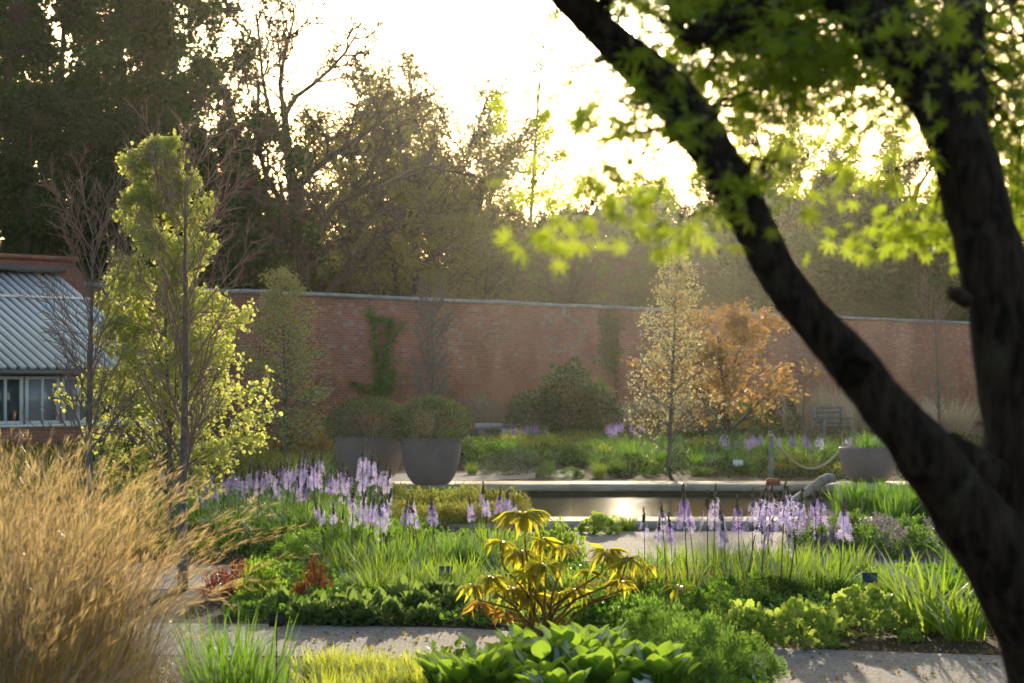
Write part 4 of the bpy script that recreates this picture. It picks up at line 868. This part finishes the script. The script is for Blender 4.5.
for i, (px, py, w_, h_) in enumerate([(490, 436, 36, 42), (470, 436, 30, 38), (636, 436, 40, 36), (812, 434, 46, 42), (838, 434, 50, 48), (858, 436, 40, 40), (908, 438, 60, 40), (952, 440, 50, 44), (792, 430, 30, 34), (660, 434, 40, 34), (505, 432, 28, 36)]):
    plant('buff', 'dry_grass', px, py, w_*1.25, h_*1.15, 'dry buff coloured grass clump in front of the far brick wall', 'grass', 'dry grass clumps before the far wall')
# far dark shrub with stems
ds = lnk('dark_shrub', None, P(567, 385, 62)*np.array([1, 1, 0])); tag(ds, 'large rounded dark green shrub in front of the middle of the brick wall', 'shrub')
mb = MB()
for (x, z, rx, rz, n) in ((-.75, .75, .85, .75, 3000), (.05, .95, .8, 1.3, 4500), (.75, .75, .65, .95, 3000), (-.3, .5, 1.1, .8, 3000)):
    dr = unit(rng.normal(0, 1, (n, 3))); rad = (.45+.55*rng.uniform(0, 1, n)**.5)*(1+.12*np.sin(dr[:, 0]*9)*np.sin(dr[:, 2]*8))
    p = dr*np.array([rx, rx, rz])*rad[:, None]+np.array([x, 0, z]); p[:, 2] = np.abs(p[:, 2]); mb.inst(OVATE, p, dr+rng.normal(0, .6, (n, 3)), rng.normal(0, .6, (n, 3))+np.array([0, 0, .6]), rng.uniform(.06, .12, n))
lnk('foliage', mb.mesh('darkshrub', LM['shrub']), parent=ds)
# vines on the wall
def vine(px, boxes, label, m, n):
    s0 = ws(px); root = lnk('climbing_vine', None, wp(s0, .03, 0), WANG); tag(root, label, 'climber'); mb = MB(); sm = MB()
    d0 = WA[1]+WE[1]*s0
    for (dx0, y0_, dx1, y1_, wd, nn) in boxes:
        k = int(nn*.62); wd = wd*1.5; t = rng.uniform(0, 1, k); sx = (F/ d0)
        X = (dx0+(dx1-dx0)*t)/sx/.9+rng.normal(0, wd/sx, k); Z = EYE+(HOR-(y0_+(y1_-y0_)*t))/F*d0+rng.normal(0, 2.5/sx, k)
        p = np.stack([X, -rng.uniform(.0, .10, k), Z], 1); mb.inst(OVATE, p, rng.normal(0, 1, (k, 3))*np.array([1, .3, 1]), np.array([[0, -1, .3]])+rng.normal(0, .4, (k, 3)), rng.uniform(.07, .13, k))
        e0 = np.array([dx0/sx/.9, -.02, EYE+(HOR-y0_)/F*d0]); e1 = np.array([dx1/sx/.9, -.02, EYE+(HOR-y1_)/F*d0]); sm.tubes(np.array([e0, (e0+e1)/2+rng.normal(0, .04, 3)*np.array([1, 0, 1]), e1]), np.array([.02, .018, .012]), 4)
    sm.tubes(np.array([(0, -.03, 0), (.03, -.03, .6), (0, -.03, 1.4)]), np.array([.03, .025, .02]), 5)
    lnk('leaves', mb.mesh('vleaves', m), parent=root); lnk('stems', sm.mesh('vstems', BARK), parent=root)
vine(380, [(0, 392, -16, 308, 3, 420), (-16, 318, 10, 322, 3, 150), (0, 392, 14, 318, 4, 420), (0, 400, 2, 350, 9, 700), (12, 345, 32, 322, 2, 70), (-6, 390, 20, 372, 5, 260), (-12, 395, -40, 382, 3, 120)], 'green ivy in a broken arch shape on the brick wall above the planters', LM['green'], 0)
vine(607, [(-4, 370, 0, 312, 6, 900), (0, 330, 16, 318, 5, 300), (10, 372, 12, 325, 4, 260), (14, 400, 11, 370, 1.5, 60)], 'dark dense vine on the brick wall behind the large dark shrub', LM['woodg'], 0)

# ---- planters and their plants
def bowl(name, px, py, wpx, hpx, label, dd=None):
    g_ = G(px, py); d = dd or g_[1]; W = wpx/F*d/2; H = hpx/F*d; root = lnk(name, None, ((px-512)/F*d, d, .06)); tag(root, label, 'planter', None)
    mb = MB(); mb.lathe([(0.001, 0), (W*.50, 0), (W*.62, H*.05), (W*.78, H*.2), (W*.92, H*.45), (W*.99, H*.75), (W, H*.97), (W*.985, H), (W*.93, H), (W*.92, H*.9), (W*.9, H*.86)], 56)
    lnk('bowl', mb.mesh('bowl', CLAY, smooth=True), parent=root)
    mb = MB(); mb.lathe([(W*.91, H*.88), (W*.5, H*.9), (.001, H*.9)], 40); lnk('soil_fill', mb.mesh('fill', SOIL), parent=root); return root, W, H
def ball_bush(root, W, H, rx, rz, label):
    mb = MB(); n = 9000; dr = unit(rng.normal(0, 1, (n, 3))); az = np.arctan2(dr[:, 1], dr[:, 0])
    rad = (.55+.45*rng.uniform(0, 1, n)**.45)*(1+.05*np.sin(az*5+dr[:, 2]*6)+.03*np.sin(az*13)); p = dr*np.array([rx, rx, rz])*rad[:, None]; p[:, 2] = np.maximum(p[:, 2], -rz*.72)
    mb.inst(THIN, p, dr+rng.normal(0, .45, (n, 3)), rng.normal(0, 1, (n, 3)), rng.uniform(.03, .06, n))
    loc = np.array(root.location)+np.array([0, 0, H*.90+rz*.70]); o = lnk('round_bush', None, loc); tag(o, label, 'bush'); lnk('foliage', mb.mesh('ball', LM['balls']), parent=o)
    mb = MB(); k = 14; a = rng.uniform(0, 6.28, k); e = np.stack([np.cos(a)*rx*.6, np.sin(a)*rx*.6, 0*a+rng.uniform(-.1, .2, k)], 1); s0 = np.stack([np.cos(a)*.05, np.sin(a)*.05, 0*a-rz*.72], 1)
    mb.tubes(np.stack([s0, (s0+e)/2+np.array([0, 0, .03]), e], 1), np.full((k, 3), .008), 4); lnk('stems', mb.mesh('ballstem', BARK), parent=o)
LM['balls'] = leafmat('leaf_balls', (.028, .058, .02), (.07, .11, .04), .25, (.2, .26, .08), gloss=.08)
r1, W1, H1 = bowl('planter', 431, 489, 61, 47, 'grey bowl planter with a clipped bush, right one of the pair', 37.0)
ball_bush(r1, W1, H1, .62, .42, 'domed dark clipped bush in the right one of the twin planters')
r2, W2, H2 = bowl('planter', 369, 487, 70, 46, 'wide grey bowl planter partly hidden by camassias, left one of the pair', 37.9)
ball_bush(r2, W2, H2, .70, .40, 'domed dark clipped bush in the left one of the twin planters')
r3, W3, H3 = bowl('planter', 869, 486, 60, 35, 'grey bowl planter of strappy leaves between iris clumps and maple limb', 38.0)
pl = lnk('potted_plant', PR['daylily'][0], np.array(r3.location)+np.array([0, 0, H3*.9]), 1.0, (.95, .95, .7)); tag(pl, 'bright strappy leaved plant growing in the right planter', 'plant')
mb = MB(); n = 60; 
# small bird on the left bush
BIRD = mat('bird_feather', (.35, .33, .33), .8, .2, noisy((.2, .19, .2), (.5, .48, .48), 20, .2))

# ---- bench (wooden), stone bench
def wooden_bench(loc, rz):
    root = lnk('wooden_bench', None, loc, rz); tag(root, 'weathered wooden garden bench with slatted back beside dry grass, near the right planter', 'bench')
    W_ = 1.0
    mb = MB(); [mb.box((0, -.10-.11*k, .44), (W_, .085, .03)) for k in range(4)]; lnk('seat', mb.mesh('seat', WOOD), parent=root)
    mb = MB(); [mb.box((0, .04+.015*k, .56+.13*k), (W_, .025, .09)) for k in range(4)]; lnk('backrest', mb.mesh('back', WOOD), parent=root)
    for sx in (-1, 1):
        mb = MB(); mb.box((sx*(W_/2-.04), .02, .48), (.07, .07, .96)); lnk('leg', mb.mesh('leg', WOOD), parent=root)
        mb = MB(); mb.box((sx*(W_/2-.04), -.46, .31), (.07, .07, .62)); lnk('leg', mb.mesh('leg', WOOD), parent=root)
        mb = MB(); mb.box((sx*(W_/2-.04), -.24, .65), (.08, .52, .04)); lnk('armrest', mb.mesh('arm', WOOD), parent=root)
p = P(828, 385, 66); wooden_bench((p[0], 66, .04), .5)
sb = lnk('stone_bench', None, (P(497, 385, 63)[0], 63, 0)); tag(sb, 'pale low stone bench in the far bed right of the planters', 'bench')
mb = MB(); mb.box((0, 0, .52), (1.15, .5, .14)); lnk('seat', mb.mesh('sseat', STONE2), parent=sb)
for sx in (-1, 1): mb = MB(); mb.box((sx*.42, 0, .225), (.14, .42, .45)); lnk('leg', mb.mesh('sleg', STONE2), parent=sb)

# ---- rope barrier, brick, log
def post(px, d, h, label):
    root = lnk('wooden_post', None, ((px-512)/F*d, d, .0)); tag(root, label, 'post'); mb = MB(); mb.tubes(np.array([(0, 0, 0), (0, 0, h*.5), (0, 0, h)]), np.array([.045, .043, .04]), 12); mb.lathe([(.04, h), (.03, h+.012), (.001, h+.016)], 12)
    lnk('shaft', mb.mesh('shaft', WOOD, smooth=True), parent=root); mb = MB(); mb.tubes(np.array([(0, 0, h-.06), (0, 0, h-.06), (0, 0, h-.03)]), np.array([.05, .052, .05]), 12); lnk('rope_collar', mb.mesh('collar', ROPE, smooth=True), parent=root); return root
post(771, 39.6, .82, 'thin wooden post behind the far coping holding the rope')
post(845, 41.2, .58, 'short wooden post hidden behind the right planter, holding the rope end')
A0 = P(772, 434, 40.5); A1 = P(841, 448, 41.1); t_ = np.linspace(0, 1, 22)[:, None]; cur = A0+(A1-A0)*t_; cur[:, 2] -= (1-(2*t_[:, 0]-1)**2)*.46
ro = lnk('rope', None, tuple(A0)); tag(ro, 'pale sagging rope slung between the post and the right planter', 'rope')
mb = MB(); mb.tubes(cur-A0, np.full(22, .02), 7); lnk('strand', mb.mesh('rope', ROPE, smooth=True), parent=ro)
mb = MB(); mb.box((0, 0, .05), (.20, .22, .10)); o = lnk('loose_brick', mb.mesh('lbrick', mat('lbrick', (.3, .1, .06), .9, .1, noisy((.25, .08, .05), (.38, .14, .09), 12, .3))), (P(773, 385, 36.9)[0], 36.9, .06)); tag(o, 'red brick lying on the far coping at the foot of the thin post', 'brick')
lg = lnk('driftwood_log', None, (P(815, 385, 36.9)[0], 36.9, 0)); tag(lg, 'grey weathered log leaning out of the pool onto the far coping', 'log'); mb = MB()
LO = np.array(lg.location); pp = np.array([P(788, 505, 34.4), P(799, 497, 35.0), P(811, 489, 35.6), P(822, 481, 36.1), P(831, 478, 36.4), P(835, 480.5, 36.6)])-LO
pr_, rr_ = smooth(pp, np.array([.05, .06, .07, .08, .075, .03]), 24); mb.tubes(pr_, rr_, 10); lnk('timber', mb.mesh('log', WOOD, smooth=True), parent=lg)

# ---- plant labels
def plabel(px, py, d, wpx, hpx, m, label, tilt=.5, rz=0.0):
    c = P(px, py, d); root = lnk('plant_label', None, (c[0], c[1], 0), rz); tag(root, label, 'plant label')
    mb = MB(); mb.box((0, 0, c[2]), (wpx/F*d, .004, hpx/F*d/math.cos(tilt)), rx=-tilt); lnk('plate', mb.mesh('plate', m), parent=root)
    mb = MB(); mb.tubes(np.array([(0, .012, 0), (0, .012, c[2]/2), (0, .008, c[2])]), np.full(3, .004), 5); lnk('stake', mb.mesh('stake', BLACK), parent=root)
plabel(277, 620, 12.9, 17, 13, BLACK, 'black plant label on a stake at the near edge of the gravel path', .3, .3)
plabel(446, 571, 18.2, 14, 9, BLUE, 'slate blue plant label among the strappy leaves of the left bed', .7)
plabel(870, 578, 17.4, 15, 10, BLUE, 'slate blue plant label behind the largest lime leaved clump', .5)
plabel(907, 553, 19.4, 10, 8, BLUE, 'small slate blue plant label beside the arching daylilies', .5)
plabel(641, 675, 11.6, 22, 15, TAGW, 'white plant label among the large leaves at the bottom edge', .8, .4)
plabel(738, 463, 43, 10, 6, TAGW, 'tiny pale plant label in the far bed left of the thin post', .5)

# ---- ground cover (uncountable)
def cover(name, far, near, n, m, tmpl, size, h, label):
    f = np.array([G(*p) for p in far]); n_ = np.array([G(*p) for p in near]); k = len(far); u = rng.uniform(0, k-1.0001, n); i = u.astype(int); q = (u-i)[:, None]; v = rng.uniform(0, 1, n)[:, None]
    p = (f[i]*(1-q)+f[i+1]*q)*(1-v)+(n_[i]*(1-q)+n_[i+1]*q)*v
    hh = h*(.4+.6*(np.sin(p[:, 0]*2.3)*np.sin(p[:, 1]*1.7)*.5+.5)); p[:, 2] = rng.uniform(0, 1, n)**.7*hh; mb = MB()
    nm = rng.normal(0, .5, (n, 3)); nm[:, 2] += .8; mb.inst(tmpl, p, rng.normal(0, 1, (n, 3))+np.array([0, 0, .5]), nm, size*rng.uniform(.5, 1.3, n))
    o = lnk(name, mb.mesh(name, m)); tag(o, label, 'ground cover', kind='stuff')
cover('ground_cover', [(250, 560), (400, 540), (570, 540)], [(225, 620), (400, 625), (600, 634)], 22000, LM['green'], OVATE, .045, .13, 'low green ground cover leaves between the plants of the left bed')
cover('ground_cover', [(110, 492), (300, 492), (470, 500)], [(60, 556), (270, 560), (430, 542)], 26000, LM['green'], THIN, .08, .20, 'low ground cover under the long camassia row')
cover('ground_cover', [(580, 570), (800, 574), (1040, 576)], [(580, 634), (800, 628), (1060, 630)], 24000, LM['green'], OVATE, .04, .11, 'low ground cover leaves between the plants of the right bed')
cover('ground_cover', [(430, 436), (600, 436), (700, 436), (1000, 440)], [(430, 468), (594, 470), (625, 479.5), (1000, 480)], 70000, LM['far'], THIN, .11, .26, 'low mixed greenery filling the far bed behind the pool')
cover('ground_cover', [(-40, 440), (150, 440), (340, 440)], [(-100, 540), (120, 495), (330, 476)], 40000, LM['olive'], THIN, .14, .28, 'low scrubby greenery in front of the greenhouse and left wall')
cover('ground_cover', [(800, 530), (900, 530), (1060, 532)], [(810, 556), (900, 558), (1060, 562)], 12000, LM['grey'], THIN, .06, .18, 'low ground cover beyond the gravel right of the pool')
cover('ground_cover', [(430, 664), (600, 670), (760, 690)], [(420, 760), (600, 760), (800, 760)], 6000, LM['green'], OVATE, .05, .12, 'low leaves under the foreground plants at the bottom centre')
cover('leaf_litter', [(280, 628), (620, 642), (1000, 658)], [(280, 655), (640, 668), (1000, 740)], 500, LM['bronze'], OVATE, .028, .012, 'scattered fallen leaves on the gravel path')
cover('leaf_litter', [(600, 632), (800, 630), (1100, 632)], [(600, 641), (800, 650), (1100, 660)], 2200, LM['bronze'], QUAD, .02, .012, 'brown leaf litter on the soil strip beside the gravel path')

# ------------------------------------------------------------------ haze
def hz(t): pass
HZ = bpy.data.materials.new('haze'); HZ.use_nodes = True; t = HZ.node_tree; t.nodes.clear()
pv = t.nodes.new('ShaderNodeVolumePrincipled'); pv.inputs['Color'].default_value = (.95, .93, .78, 1); pv.inputs['Density'].default_value = .00007; pv.inputs['Anisotropy'].default_value = .86
oo = t.nodes.new('ShaderNodeOutputMaterial'); t.links.new(pv.outputs[0], oo.inputs['Volume'])
mb = MB(); mb.box((0, 195, 14), (560, 470, 32)); o = lnk('haze', mb.mesh('haze', HZ)); tag(o, 'thin sunlit haze hanging in the air over the garden', 'haze', kind='stuff')

# ------------------------------------------------------------------ say which one: order along small groups
W_ = 'first second third fourth fifth sixth seventh eighth ninth tenth eleventh twelfth thirteenth fourteenth fifteenth sixteenth seventeenth eighteenth nineteenth twentieth twenty-first twenty-second twenty-third twenty-fourth twenty-fifth twenty-sixth twenty-seventh twenty-eighth twenty-ninth thirtieth'.split()
by = {}
for o in sc.objects:
    if o.parent is None and o.get('label') and o.get('group'): by.setdefault((o['group'], o['label']), []).append(o)
for (gname, lab), os_ in by.items():
    if 1 < len(os_) <= 30:
        os_.sort(key=lambda o: o.location.x/o.location.y)
        for i, o in enumerate(os_): o['label'] = ' '.join((lab+', '+W_[i]+' from left').split()[:16]) if len(lab.split()) <= 13 else W_[i]+' '+lab
